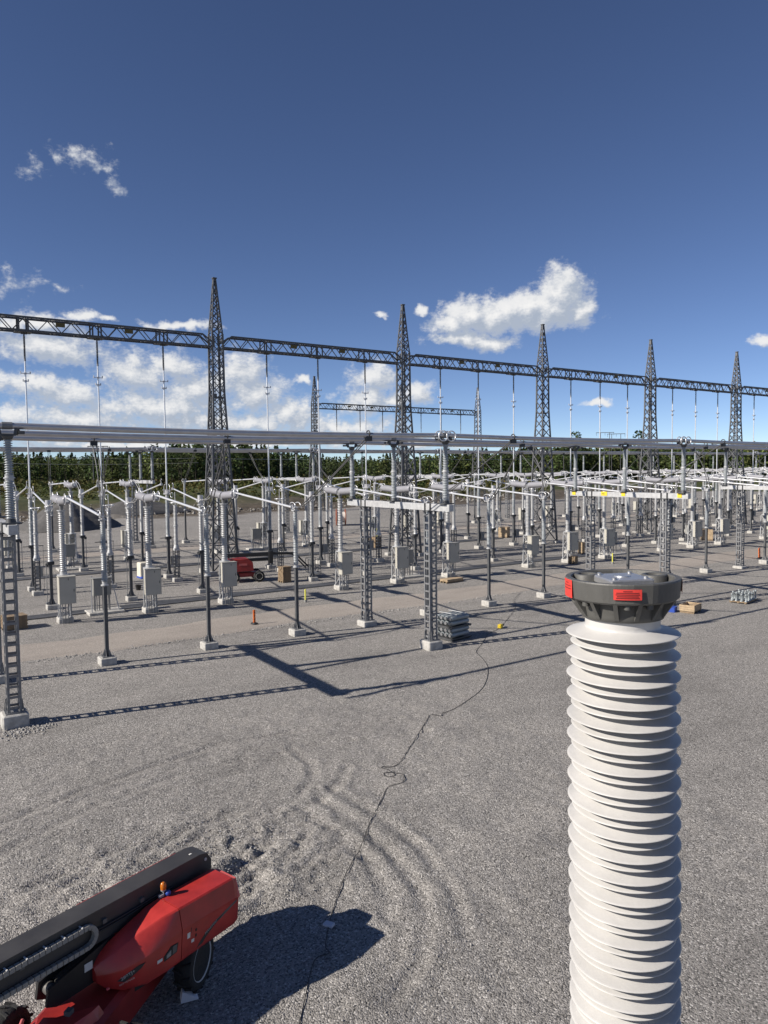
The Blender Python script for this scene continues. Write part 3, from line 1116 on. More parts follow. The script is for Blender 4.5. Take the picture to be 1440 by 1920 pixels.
# ---- conductor hanging from the gantry beam (absolute heights: root sits at beam underside)
def make_dropper(total):
    t = thing('hanging_conductor', '', 'conductor')
    MB().box((0, 0, 0.0), (0.9, 0.5, 0.10)).cyl((0, 0, -0.05), (0, 0, -0.26), 0.05, None, 8).box((0, 0, -0.10), (0.4, 0.2, 0.12)).build('hanger', GALV_D, t)
    MB().lathe(sheds(-1.90, -0.26, 0.045, 0.085, 0.07), 10).build('insulator', mat('dark_polymer', (0.10, 0.105, 0.11), 0.5), t)
    mb = MB().cyl((0, 0, -1.90), (0, 0, -2.05), 0.07, None, 8)
    mb.build('clamp', GALV, t)
    MB().cyl((0, 0, -2.05), (0, 0, -total), 0.058, None, 10).build('conductor_tube', ALU_L, t)
    for z, w_ in ((-2.92, 0.62), (-3.46, 0.34)):
        mb = MB()
        mb.bar((-w_/2, 0, z), (w_/2, 0, z), 0.045)
        for sx in (-1, 1):
            mb.cyl((sx*w_/2, 0, z-0.03), (sx*w_/2, 0, z+0.14), 0.04, None, 8)
        mb.box((0, 0, z), (0.16, 0.16, 0.12))
        mb.build('spacer_arm', ALU, t)
    freeze(t)
    return t


USED = {}


def put(maker, key, x, y, rz, label, group, dz=0.0, abs_z=None):
    if key not in USED:
        USED[key] = maker()
        o = USED[key]
    else:
        o = copy_tree(USED[key])
    set_at(o, x, y, rz, dz)
    if abs_z is not None:
        o.location.z = abs_z
    o['label'] = label
    o['group'] = group
    return o


def bayname(n):
    return '%s bay from left' % ORD[n]


def seen(x, y, pad=0.0):
    """inside the horizontal field of view (with margin)?"""
    a = math.degrees(math.atan2(y, x))-56.6
    return -30.5-pad < a < 31.0+pad


ROWS = [('post', make_post, 35.1, 0.0, 'front-row post insulator on dark steel pole', 'front post insulators'),
        ('breaker', make_breaker, 45.5, 0.0, 'front-row circuit breaker with beige cabinet', 'front circuit breakers'),
        ('disc', make_disc, 49.9, 0.0, 'sloping-arm disconnector post before the gantry', 'front disconnectors'),
        ('ring', make_ringpost, 55.6, 0.0, 'ring-topped insulator post just before the gantry', 'ring posts'),
        ('contact', make_contact, 57.6, 0.0, 'contact column under a hanging conductor', 'contact columns'),
        ('disc', make_disc, 65.2, math.pi, 'sloping-arm disconnector post behind the gantry', 'rear disconnectors'),
        ('breaker', make_breaker, 69.8, math.pi, 'rear-row circuit breaker with cabinet on far side', 'rear circuit breakers'),
        ('post', make_post, 80.0, math.pi, 'post insulator under the rear busbar', 'rear post insulators')]
for n in range(9):
    for k in range(3):
        X = phx(n, k)
        for key, mk, Y, rz, desc, grp in ROWS:
            if seen(X, Y, 1.0):
                put(mk, key, X, Y, rz, '%s, %s phase, %s' % (desc, POS[k], bayname(n)), grp)
        if seen(X, 57.4, 1.0):
            zt = 18.87
            zb_ = g(X, 57.6)+7.45
            put(lambda: make_dropper(18.87-zb_), 'drop', X, 57.6, 0.0, 'conductor tube hanging from front gantry beam, %s phase, %s' % (POS[k], bayname(n)), 'hanging conductors', abs_z=zt)

# ---- tube conductors from breaker to post insulator, and flexible droppers from the busbars
def conn(name, label, grp, X, ya, za, yb, zb, r=0.062):
    t = thing(name, label, 'conductor', (X, ya, za), 0, grp)
    MB().cyl((0, 0, 0), (0, yb-ya, zb-za), r, None, 10).build('tube', ALU_L, t)
    MB().box((0, yb-ya, zb-za), (0.18, 0.26, 0.2)).ring((0.0, (yb-ya)*0.985, zb-za), 0.2, 0.02, 14, (1, 0, 0.3)).build('clamp', ALU, t)
    MB().box((0, 0, 0), (0.16, 0.22, 0.18)).build('end_clamp', ALU, t)
    return t


def flex(label, grp, p, q, sagpt, spread=0.09, m=None):
    m = m or CABLE
    t = thing('flexible_conductor', label, 'conductor', p, 0, grp)
    p, q, c = Vector(p), Vector(q), Vector(sagpt)
    for s_ in (-1, 1):
        pts = []
        for i in range(15):
            u = i/14
            b = p*(1-u)**2+c*2*u*(1-u)+q*u*u
            b = b-p+Vector((s_*spread*(1-0.3*u), 0.05*s_*math.sin(u*6), 0.02*s_*math.sin(u*9)))
            pts.append(b)
        MB().tube(pts, 0.027, 6).build('cable', m, t)
    MB().box((0, 0, 0.0), (0.30, 0.20, 0.34)).ring((0, 0, 0.16), 0.135, 0.03, 14, (1, 0, 0)).build('tube_clamp', DARK, t)
    return t


TUBE_Y = [27.7, 32.1, 36.4]
TZ1, TZ2 = 10.45, 11.35
COND = mat('stranded_conductor', (0.10, 0.10, 0.10), 0.5, 0.3)
for n in range(9):
    for k in range(3):
        X = phx(n, k)
        if seen(X, 40, 1):
            conn('connecting_tube', 'bright front tube from breaker to post insulator, %s phase, %s' % (POS[k], bayname(n)), 'front connecting tubes',
                 X, 43.7, g(X, 45.5)+7.30, 35.3, g(X, 35.1)+6.86)
        if seen(X, 34, 1):
            yt = TUBE_Y[2-k] if n == 0 else TUBE_Y[k]
            far = 35.1-yt
            flex('twin flexible conductor hanging from front busbar, %s phase, %s' % (POS[k], bayname(n)), 'front flexible conductors',
                 (X, yt, TZ1-0.16), (X, 34.95, g(X, 35.1)+6.8), (X, yt+far*0.85-(0.25 if far < 0 else 0), 6.9 if far > 1 else 8.6), m=COND)
        if seen(X, 75, 1):
            conn('connecting_tube', 'bright rear tube from breaker to post insulator, %s phase, %s' % (POS[k], bayname(n)), 'rear connecting tubes',
                 X, 71.6, g(X, 69.8)+7.30, 79.8, g(X, 80)+6.86)
        if seen(X, 80, 1):
            yt = [76.2, 80.4, 84.7][k if n % 2 else 2-k]
            flex('twin flexible conductor hanging from rear busbar, %s phase, %s' % (POS[k], bayname(n)), 'rear flexible conductors',
                 (X, yt, TZ2-0.16), (X, 80.15, g(X, 80)+6.8), (X, yt+(80-yt)*0.8+0.3, 7.9), m=COND)

# ---- curved jumper conductors from the contact columns to the breakers' rear terminals
for n in range(9):
    for k in range(3):
        X = phx(n, k)
        for (Yd, sy, row) in ((49.9, -1, 'front'), (65.2, 1, 'rear')):
            if not seen(X, Yd, 1):
                continue
            Yb = 45.5+1.75 if sy < 0 else 69.8-1.75
            gz = g(X, Yd)
            t = thing('jumper_conductor', 'twin jumper from %s disconnector to breaker, %s phase, %s' % (row, POS[k], bayname(n)), 'conductor', (X, Yd, gz), 0, row+' jumpers')
            for s_ in (-1, 1):
                p = Vector((s_*0.07, 0.12*sy, 6.62))
                q = Vector((s_*0.07, Yb-Yd, g(X, Yb)-gz+7.36))
                c = (p+q)/2+Vector((s_*0.05, 0, 0.75 if row == 'rear' else -0.55))
                MB().tube([p*(1-u)**2+c*2*u*(1-u)+q*u*u for u in [i/9 for i in range(10)]], 0.028, 6).build('cable', CABLEW, t)


# ---- lattice gantry towers and beams
def make_tower(h_beam, h_tip):
    t = thing('gantry_tower', '', 'tower')

    def side(z):
        pts = [(0, 2.25), (11.4, 1.22), (14.6, 0.93), (h_beam, 0.86), (h_tip, 0.16)]
        for (a, sa), (b, sb) in zip(pts[:-1], pts[1:]):
            if z <= b:
                return sa+(sb-sa)*(z-a)/(b-a)
        return pts[-1][1]
    lev = [0.25, 2.4, 4.4, 6.2, 7.9, 9.4, 10.8]
    z = 10.8
    while z < h_beam-0.5:
        z += 0.98
        lev.append(min(z, h_beam))
    lev[-1] = h_beam
    z = h_beam
    while z < h_tip-0.45:
        z += 0.62
        lev.append(min(z, h_tip))
    lev[-1] = h_tip
    C4 = [(-1, -1), (1, -1), (1, 1), (-1, 1)]
    for (cx_, cy_) in C4:
        mb = MB()
        for a, b in zip(lev[:-1], lev[1:]):
            wd = 0.155 if a < 8 else (0.135 if a < h_beam else 0.085)
            mb.bar((cx_*side(a)/2, cy_*side(a)/2, a), (cx_*side(b)/2, cy_*side(b)/2, b), wd)
        mb.build('leg', TSTEEL, t)
        MB().bbox((cx_*1.125, cy_*1.125, 0.05), (0.62, 0.62, 0.6), 0.03).build('footing', CONC, t)
    for f_ in range(4):
        mb = MB()
        (x0, y0), (x1, y1) = C4[f_], C4[(f_+1) % 4]
        for i, (a, b) in enumerate(zip(lev[:-1], lev[1:])):
            sa, sb = side(a)/2, side(b)/2
            wd = 0.07 if a < 10 else 0.058
            mb.bar((x0*sa, y0*sa, a), (x1*sb, y1*sb, b), wd)
            mb.bar((x1*sa, y1*sa, a), (x0*sb, y0*sb, b), wd)
            if i in (0, 1, 3, 6) or a == h_beam:
                mb.bar((x0*sb, y0*sb, b), (x1*sb, y1*sb, b), wd)
        mb.build('bracing', TSTEEL, t)
    # climbing ladder inside and a small lamp box
    mb = MB()
    for sx in (-0.16, 0.16):
        mb.bar((sx, -0.1, 2.5), (sx*0.9, -0.1, h_beam), 0.04)
    for i in range(55):
        z = 2.7+i*0.3
        if z < h_beam:
            mb.bar((-0.15, -0.1, z), (0.15, -0.1, z), 0.022)
    mb.build('ladder', GALV_D, t)
    MB().box((0, 0, 14.4), (0.8, 0.8, 0.09)).box((-0.3, -0.42, 14.5), (0.22, 0.2, 0.3)).build('platform', GALV_D, t)
    MB().box((0, 0, h_tip+0.03), (0.34, 0.34, 0.08)).build('peak_cap', GALV_D, t)
    for sy in (-0.5, 0.5):
        MB().box((0, sy, h_beam-0.5), (0.12, 0.06, 0.9)).build('beam_seat', GALV_D, t)
    freeze(t)
    return t


def make_beam(L):
    t = thing('gantry_beam', '', 'beam')
    hw, H_ = 0.40, 0.98
    x0, x1 = 0.45, L-0.45
    for sy in (-1, 1):
        for z in (0.05, H_):
            xa, xb = (x0, x1) if z < 0.5 else (x0+0.75, x1-0.75)
            mb = MB().bar((xa, sy*hw, z), (xb, sy*hw, z), 0.125, 0.125)
            if z > 0.5:
                mb.bar((x0, sy*hw, 0.42), (xa, sy*hw, z), 0.10)
                mb.bar((xb, sy*hw, z), (x1, sy*hw, 0.42), 0.10)
            mb.build('chord', GALV_D, t)
    n = 22
    for nm, side_ in (('lacing', -1), ('lacing', 1)):
        mb = MB()
        for i in range(n):
            xa, xb = x0+(x1-x0)*i/n, x0+(x1-x0)*(i+1)/n
            za, zb = (0.05, H_) if i % 2 == 0 else (H_, 0.05)
            if xa < x0+0.7:
                za = min(za, 0.5)
            mb.bar((xa, side_*hw, za), (xb, side_*hw, zb), 0.058)
        mb.build(nm, GALV_D, t)
    for z in (0.05, H_):
        mb = MB()
        for i in range(n):
            xa, xb = x0+(x1-x0)*i/n, x0+(x1-x0)*(i+1)/n
            if z > 0.5 and (i < 1 or i > n-2):
                continue
            s_ = 1 if i % 2 else -1
            mb.bar((xa, s_*hw, z), (xb, -s_*hw, z), 0.045)
        mb.build('lacing', GALV_D, t)
    for k in range(3):
        xk = (BAY-2*PH)/2+PH*k
        mb = MB()
        for sx in (-0.3, 0.3):
            for sy in (-1, 1):
                mb.box((xk+sx, sy*(hw+0.055), 0.5), (0.12, 0.02, 1.0))
        mb.box((xk, 0, -0.03), (1.1, 0.95, 0.06))
        mb.build('hanger_frame', GALV_D, t)
    for xk in (6.8, 11.6):
        MB().box((xk, -hw-0.07, 0.62), (0.62, 0.03, 0.30)).build('sign_plate', mat('dull_yellow_plate', (0.10, 0.075, 0.018), 0.6), t)
    freeze(t)
    return t


GY1, GB, GT = 57.6, 18.87, 24.45
gz0 = g(21.78, GY1)
for n in range(-1, 7):
    X = 21.78-BAY*0+BAY*n
    if n >= 0 and seen(X, GY1, 2):
        put(lambda: make_tower(20.0-gz0, GT-gz0), 'tower', X, GY1, 0, 'tall lattice gantry tower with pointed peak, %s from left in front line' % ORD[n], 'front gantry towers', abs_z=gz0)
    if seen(X+BAY/2, GY1, 8):
        put(lambda: make_beam(BAY), 'beam', X, GY1, 0, 'dark front-line lattice gantry beam above the %s' % bayname(n+1), 'front gantry beams', abs_z=GB)
# rear line: three towers, two beams with short insulators
FX, FY = 60.9, 114.0
for i in range(3):
    put(None, 'tower', FX+BAY*1.005*i, FY, 0, 'distant lattice gantry tower of the rear line, %s from the left' % ORD[i], 'rear gantry towers', abs_z=1.35)
for i in range(2):
    b = put(None, 'beam', FX+BAY*1.005*i, FY, 0, 'distant lattice gantry beam of the rear line, %s from the left' % ORD[i], 'rear gantry beams', abs_z=19.75)
    for k in range(3):
        t = thing('suspension_insulator', 'short dark insulator hanging from distant beam, %s of the %s span' % (POS[k], ORD[i]), 'insulator', (FX+BAY*1.005*i+(BAY-2*PH)/2+PH*k, FY, 19.72), 0, 'rear suspension insulators')
        MB().cyl((0, 0, 0), (0, 0, -0.5), 0.08, None, 8).build('hanger', GALV_D, t)
        MB().lathe(sheds(-3.0, -0.5, 0.05, 0.10, 0.09), 8).build('insulator', MATS['dark_polymer'], t)
        MB().cyl((0, 0, -3.0), (0, 0, -3.7), 0.05, None, 6).build('rod', GALV_D, t)
put(None, 'tower', 53.0, 143.5, 0.3, 'lone distant lattice tower behind the leftmost front gantry tower', 'rear gantry towers', abs_z=1.3)


# ---- busbar portals
def make_portal(rings_first):
    t = thing('busbar_portal', '', 'portal')
    for sy in (-1, 1):
        c = thing('column', '', 'x')
        del c['label'], c['category']
        c.parent = t
        c.location = (0, sy*3.02, 0)
        MB().bbox((0, 0, 0.06), (0.86, 0.86, 0.72), 0.05).build('footing', CONC, c)
        mb = MB().box((0, 0, 0.44), (0.62, 0.62, 0.04))
        for a in range(4):
            an = a*math.pi/2
            ca, sa = math.cos(an), math.sin(an)
            for o_ in (-0.16, 0.16):
                x, y = 0.25*ca-o_*sa, 0.25*sa+o_*ca
                x2, y2 = 0.30*ca-o_*sa, 0.30*sa+o_*ca
                mb.bar((x, y, 0.90), (x2, y2, 0.46), 0.03, 0.03)
        mb.build('base_plate', GALV, c)
        shared('leg', MB().box((0, 0, 0.46+3.19), (0.085, 0.085, 6.38)), GALV, c, [((sx*0.19, s2*0.19, 0), 0) for sx in (-1, 1) for s2 in (-1, 1)])
        rg = MB()
        for s2 in (-1, 1):
            rg.box((0, s2*0.205, 0), (0.31, 0.03, 0.085))
            rg.box((s2*0.205, 0, 0), (0.03, 0.31, 0.085))
        shared('rung', rg, GALV, c, [((0, 0, 0.62+i*0.378), 0) for i in range(17)])
        MB().box((0, 0, 6.87), (0.56, 0.5, 0.05)).build('head_plate', GALV_D, c)
    MB().bbox((0, 0.05, 7.07), (0.30, 9.5, 0.33), 0.02).build('cross_beam', GALV_L, t)
    shared('beam_clip', MB().box((0, 0, 0), (0.025, 0.10, 0.5)), DARK, t, [((sx*0.165, sy*3.02+o_, 7.0), 0) for sx in (-1, 1) for sy in (-1, 1) for o_ in (-0.22, 0.22)])
    for i, yy in enumerate((-4.27, 0.13, 4.43)):
        a = MB().box((0, yy, 7.27), (0.62, 0.5, 0.05)).cyl((0, yy, 7.29), (0, yy, 7.42), 0.17, 0.15, 14)
        a.build('insulator_base', GALV_D, t)
        ins = MB().lathe(sheds(7.42, 8.72, 0.098, 0.162, 0.082), 18, (0, yy, 0)).build('insulator', PORC, t)
        MB().cyl((0, yy, 8.72), (0, yy, 8.90), 0.14, None, 16).cyl((0, yy, 8.79), (0, yy, 8.83), 0.18, None, 16).build('joint', GALV_L, ins)
        up_ = MB().lathe(sheds(8.90, 10.10, 0.085, 0.146, 0.082), 18, (0, yy, 0)).build('insulator', PORC, t)
        cl = MB().cyl((0, yy, 10.10), (0, yy, 10.22), 0.13, 0.19, 14).box((0, yy, 10.26), (0.5, 0.16, 0.06))
        for sx in (-1, 1):
            cl.cyl((sx*0.24, yy, 10.26), (sx*0.30, yy, 10.46), 0.07, 0.09, 8)
            cl.box((sx*0.42, yy, 10.34), (0.18, 0.30, 0.10))
        cl.build('tube_support', GALV_D, up_)
        if i == 0 and rings_first:
            for sx in (-1, 1):
                for sy in (-1, 1):
                    pts = [(sx*(0.24+0.27*math.cos(a_)), yy+sy*0.15, 10.50+0.24*math.sin(a_)) for a_ in [j*2*math.pi/18 for j in range(18)]]
                    MB().tube(pts, 0.03, 8, True).build('corona_ring', ALU_L, up_)
    freeze(t)
    return t


PX = [3.05+18.72*i for i in range(6)]
for i, X in enumerate(PX):
    if seen(X, 32, 4) or i == 0:
        p = put((lambda: make_portal(False)) if i == 0 else (lambda: make_portal(True)), 'portal_plain' if i == 0 else 'portal', X, 31.88, 0, 'steel portal carrying the front busbar on three insulators, %s from the left' % ORD[i], 'front busbar portals', abs_z=0.0)
        p.location.z = -0.12+0.03*i
PX2 = [2.9+18.72*i for i in range(9)]
k_ = 0
for i, X in enumerate(PX2):
    if seen(X, 80, 4):
        put(None, 'portal', X, 80.33, 0, 'steel portal carrying the rear busbar on three insulators, %s from the left' % ORD[k_], 'rear busbar portals', abs_z=0.80+0.012*i)
        k_ += 1


def bus(yy, z, xa, xb, sup, label, grp):
    t = thing('busbar_tube', label, 'busbar', (xa, yy, z), 0, grp)
    xs = sorted([xa]+[s_ for s_ in sup if xa < s_ < xb]+[xb])
    for a, b in zip(xs[:-1], xs[1:]):
        pts = []
        for i in range(11):
            u = i/10
            pts.append((a+(b-a)*u-xa, 0, -0.085*4*u*(1-u)))
        MB().tube(pts, 0.112, 20).build('tube', ALU, t)
    shared('sleeve', MB().cyl((-0.16, 0, 0), (0.16, 0, 0), 0.13, None, 16), GALV, t, [((s_-xa, 0, 0), 0) for s_ in sup if xa < s_ < xb])
    return t


for j, yy in enumerate(TUBE_Y):
    bus(yy, TZ1, -2.4, 98, PX, 'long grey aluminium front busbar tube, %s of the three' % ['nearest the camera', 'middle one', 'farthest from the camera'][j], 'front busbar tubes')
for j, yy in enumerate((76.2, 80.4, 84.7)):
    bus(yy, TZ2, -10, 150, PX2, 'long grey aluminium rear busbar tube, %s of the three' % ['nearest', 'middle one', 'farthest'][j], 'rear busbar tubes')

# yellow signs on the third portal
def plate(label, x, y, z, w_, h_, txt=None, depth=0.02):
    t = thing('sign_plate', label, 'sign', (x, y, z), 0, 'yellow beam signs')
    MB().box((0, 0, 0), (depth, w_, h_)).build('plate', YELLOW, t)
    if txt:
        lettering(txt, h_*0.62, BLACK, t, Matrix.Translation((-depth/2-0.004, w_*0.40, -h_*0.22)) @ Matrix(((0, 0, -1, 0), (-1, 0, 0, 0), (0, 1, 0, 0), (0, 0, 0, 1))))
    return t


def lettering(txt, size, m, parent, M4, shear=0.0):
    cu = bpy.data.curves.new('lettering', 'FONT')
    cu.body = txt
    cu.size = size
    cu.shear = shear
    cu.extrude = 0.0015
    tmp = bpy.data.objects.new('lettering', cu)
    COL.objects.link(tmp)
    dg = bpy.context.evaluated_depsgraph_get()
    me = bpy.data.meshes.new_from_object(tmp.evaluated_get(dg))
    bpy.data.objects.remove(tmp)
    me.transform(M4)
    me.materials.clear()
    me.materials.append(m)
    o = bpy.data.objects.new('lettering', me)
    COL.objects.link(o)
    o.parent = parent
    return o


for (yy, w_, tx, ds) in ((36.3, 0.30, None, 'below the far insulator'), (33.6, 0.50, 'A05', 'between two insulators'), (32.0, 0.30, None, 'below the middle insulator'), (27.75, 0.30, None, 'below the near insulator')):
    plate('yellow sign on the third front portal beam, '+ds, PX[2]-0.17, yy, 7.05, w_, 0.27, tx)

# ================================================================== FOREGROUND BUSHING
BX, BY_, BZ = 2.775, 2.205, 8.225      # axis and level of the head rim
t = thing('tall_insulator', 'tall white ribbed insulator with dark grey metal head, close to the camera', 'insulator', (BX, BY_, g(BX, BY_)))
t.rotation_euler = (fw * -0.013)[:]
t.location += rt*0.117
gz = g(BX, BY_)
SIL = mat('white_silicone_sheds', (0.475, 0.466, 0.448), 0.44, 0, 0.085, 4.5, 0.06, 30)
CAST = mat('dark_grey_cast_aluminium', (0.088, 0.087, 0.081), 0.52, 0.1, 0.08, 18, 0.12, 180)
top = 8.225-gz
zs = top-0.155                        # top of the shed stack
prof = [(0.168, zs+0.05), (0.168, zs+0.012)]
pitch = 0.098
i = 0
z = zs
while z > 2.6:
    R_, s_ = 0.2555, 0.236
    prof += [(0.166, z), (0.174, z-0.004), (R_-0.012, z-0.0255), (R_-0.003, z-0.028), (R_, z-0.031), (R_-0.003, z-0.0335), (R_-0.012, z-0.0325), (0.182, z-0.0165), (0.168, z-0.021)]
    z2 = z-pitch*0.5
    prof += [(0.166, z2), (0.174, z2-0.004), (s_-0.011, z2-0.021), (s_-0.003, z2-0.0235), (s_, z2-0.0265), (s_-0.003, z2-0.029), (s_-0.012, z2-0.028), (0.182, z2-0.0155), (0.168, z2-0.020)]
    z -= pitch
prof.append((0.166, z))
MB().lathe(list(reversed(prof)), 96).build('shed_column', SIL, t)
# dark cast head: lower cone with ribs, octagonal rim, inner plate
hb = zs+0.045
hd = MB().lathe([(0.150, hb-0.004), (0.183, hb), (0.186, hb+0.022), (0.196, hb+0.075), (0.199, hb+0.082), (0.150, hb+0.082)], 64).build('head_cone', CAST, t)


def octa(rad, z, ch=0.30, n=8, rot=R(14)):
    """eight flats alternating wide arcs and short chords"""
    pts = []
    for q in range(4):
        a0 = rot+q*math.pi/2
        for a in np.linspace(-0.62, 0.62, 13):
            pts.append((rad*math.cos(a0+a), rad*math.sin(a0+a), z))
    return pts


rim = MB().loft([octa(0.236, hb+0.088), octa(0.250, hb+0.098), octa(0.257, hb+0.178), octa(0.254, hb+0.184), octa(0.232, hb+0.184), octa(0.228, hb+0.178), octa(0.222, hb+0.150), octa(0.10, hb+0.149)], True)
rim.build('head_rim', CAST, t)
MB().lathe([(0.17, hb+0.080), (0.215, hb+0.089), (0.215, hb+0.092), (0.17, hb+0.092)], 48).build('head_shelf', CAST, t)
for q in range(14):
    ribs = MB()
    a = q*2*math.pi/14+0.1
    ca, sa = math.cos(a), math.sin(a)
    tn = Vector((-sa, ca, 0))*0.0095
    pr_ = [(0.176, hb+0.004), (0.19, hb+0.012), (0.246, hb+0.097), (0.246, hb+0.105), (0.176, hb+0.105)]
    A = [Vector((r_*ca, r_*sa, zz))-tn for r_, zz in pr_]
    B = [Vector((r_*ca, r_*sa, zz))+tn for r_, zz in pr_]
    ribs.loft([A, B])
    # bolt under the rim between ribs
    b = a+math.pi/14
    if q % 3 != 1:
        ribs.cyl((0.218*math.cos(b), 0.218*math.sin(b), hb+0.068), (0.218*math.cos(b), 0.218*math.sin(b), hb+0.10), 0.016, None, 10)
    ribs.build('head_rib', CAST, t)
face = math.atan2(-BY_, -BX)          # bearing from the bushing back to the viewer
for q in range(2):
    a = face+math.pi+(1.15 if q else -0.95)
    MB().lathe([(0.058, hb+0.10), (0.060, hb+0.178), (0.056, hb+0.183), (0.038, hb+0.183), (0.036, hb+0.14)], 20, (0.178*math.cos(a), 0.178*math.sin(a), 0)).build('head_boss', CAST, t)
PLATE = mat('brushed_aluminium_plate', (0.46, 0.465, 0.475), 0.36, 0.7, 0.10, 12, 0.1, 90)
pa = YAW+0.12
pl = MB().bbox((0, 0, hb+0.168), (0.225, 0.205, 0.03), 0.006, pa).cyl((0, 0, hb+0.10), (0, 0, hb+0.153), 0.09, None, 24)
pl.build('top_plate', PLATE, t)
MB().cyl((0, 0, hb+0.1825), (0, 0, hb+0.188), 0.036, 0.034, 24).build('plate_disc', PLATE, t)
mb = MB()
for sx in (-1, 1):
    for sy in (-1, 1):
        x, y = sx*0.082, sy*0.075
        mb = MB().cyl((x*math.cos(pa)-y*math.sin(pa), x*math.sin(pa)+y*math.cos(pa), hb+0.182), (x*math.cos(pa)-y*math.sin(pa), x*math.sin(pa)+y*math.cos(pa), hb+0.192), 0.010, None, 6)
        mb.build('plate_bolt', PLATE, t)
REDL = mat('red_warning_sticker', (0.60, 0.045, 0.035), 0.45)
REDT = mat('dark_sticker_print', (0.16, 0.012, 0.012), 0.5)


def sticker(a, w_, zc, h_, lines, flat=True, bend=0.0):
    """curved red sticker on the head rim centred on angle a"""
    rr = 0.2585
    n = 8
    A, B = [], []
    for i in range(n+1):
        u = (i/n-0.5)*w_/rr
        A.append((rr*math.cos(a+u), rr*math.sin(a+u), zc-h_/2))
        B.append(((rr+0.0008)*math.cos(a+u), (rr+0.0008)*math.sin(a+u), zc+h_/2))
    A2 = [(x*1.004, y*1.004, z_) for x, y, z_ in A]
    B2 = [(x*1.004, y*1.004, z_) for x, y, z_ in B]
    k = n+1
    mb = MB()
    mb._add(A+B+A2+B2, [(2*k+i, 2*k+i+1, 3*k+i+1, 3*k+i) for i in range(n)]+[(i, k+i, k+i+1, i+1) for i in range(n)]+[(i, i+1, 2*k+i+1, 2*k+i) for i in range(n)]+[(k+i, 3*k+i, 3*k+i+1, k+i+1) for i in range(n)], False)
    o = mb.build('sticker', REDL, t)
    if lines:
        ml = MB()
        for j in range(lines):
            zz = zc+h_*(0.32-0.16*j)
            sp = [0.16, 0.40, 0.42, 0.38, 0.41][j % 5]
            P = []
            for i in range(9):
                u = (i/8-0.5)*w_*sp*2/rr
                P.append((a+u))
            ml._add([((rr+0.0022)*math.cos(p), (rr+0.0022)*math.sin(p), zz-0.0022) for p in P]+[((rr+0.0022)*math.cos(p), (rr+0.0022)*math.sin(p), zz+0.0022) for p in P], [(i, i+1, 10+i, 9+i) for i in range(8)])
        ml.build('sticker_print', REDT, o)
    return o


sticker(face+0.09, 0.118, hb+0.140, 0.046, 5)
sticker(face-1.18, 0.098, hb+0.140, 0.082, 3)
sticker(face+1.62, 0.098, hb+0.146, 0.060, 3)
sticker(face+2.7, 0.098, hb+0.146, 0.060, 3)
# stand below the bushing
mb = MB()
for sx in (-1, 1):
    for sy in (-1, 1):
        mb.bar((sx*0.3, sy*0.3, 0.2), (sx*0.22, sy*0.22, 2.5), 0.08)
mb.box((0, 0, 2.53), (0.6, 0.6, 0.08))
mb.build('stand', GALV, t)
foot(t, 0.9, 0.3)

# ================================================================== RED BOOM LIFT IN FRONT
UA = R(20.5)
LZ = -0.50
lift = thing('boom_lift', 'red and black boom lift parked close below the camera at lower left', 'boom lift', (3.2, 12.2, LZ), UA)
# local frame: x to the rear counterweight, -y towards the camera; heights above the gravel


def vz(v, z):
    return (-v, z-LZ)


def sect(u, pts):
    return [(u, vz(v, z)[0], vz(v, z)[1]) for v, z in pts]


rear = MB().loft([
    sect(0.365, [(-0.24, 0.45), (-0.24, 1.37), (-0.20, 1.395), (0.31, 1.385), (0.34, 1.365), (0.41, 1.04), (0.405, 1.0), (0.36, 0.50), (0.33, 0.45)]),
    sect(1.55, [(-0.24, 0.50), (-0.24, 1.35), (-0.20, 1.375), (0.32, 1.365), (0.35, 1.345), (0.42, 1.02), (0.415, 0.98), (0.38, 0.55), (0.35, 0.50)]),
    sect(1.64, [(-0.24, 0.52), (-0.24, 1.29), (-0.20, 1.31), (0.30, 1.30), (0.33, 1.28), (0.40, 1.0), (0.395, 0.96), (0.36, 0.57), (0.33, 0.52)])])
rear.build('engine_hood', RED, lift)
front = MB().loft([
    sect(0.35, [(-0.24, 0.45), (-0.24, 1.37), (-0.20, 1.395), (0.31, 1.385), (0.34, 1.365), (0.41, 1.04), (0.405, 1.0), (0.36, 0.50), (0.33, 0.45)]),
    sect(0.10, [(-0.26, 0.42), (-0.26, 1.33), (-0.22, 1.355), (0.22, 1.335), (0.25, 1.31), (0.375, 1.0), (0.38, 0.96), (0.34, 0.46), (0.31, 0.42)]),
    sect(-0.25, [(-0.28, 0.38), (-0.28, 1.21), (-0.25, 1.23), (0.08, 1.20), (0.11, 1.18), (0.31, 0.90), (0.315, 0.86), (0.27, 0.42), (0.24, 0.38)]),
    sect(-0.60, [(-0.30, 0.42), (-0.30, 1.07), (-0.28, 1.09), (-0.06, 1.02), (-0.04, 1.0), (0.14, 0.80), (0.145, 0.77), (0.12, 0.46), (0.10, 0.42)]),
    sect(-0.80, [(-0.34, 0.50), (-0.34, 0.90), (-0.33, 0.91), (-0.20, 0.89), (-0.19, 0.88), (-0.06, 0.74), (-0.055, 0.72), (-0.07, 0.53), (-0.08, 0.50)]),
    sect(-0.88, [(-0.34, 0.58), (-0.34, 0.80), (-0.335, 0.81), (-0.26, 0.80), (-0.255, 0.79), (-0.20, 0.70), (-0.2, 0.69), (-0.2, 0.60), (-0.21, 0.58)])], True, True)
fc = front.build('front_cover', RED, lift)
em = fc.modifiers.new('edges', 'EDGE_SPLIT')
em.split_angle = R(24)
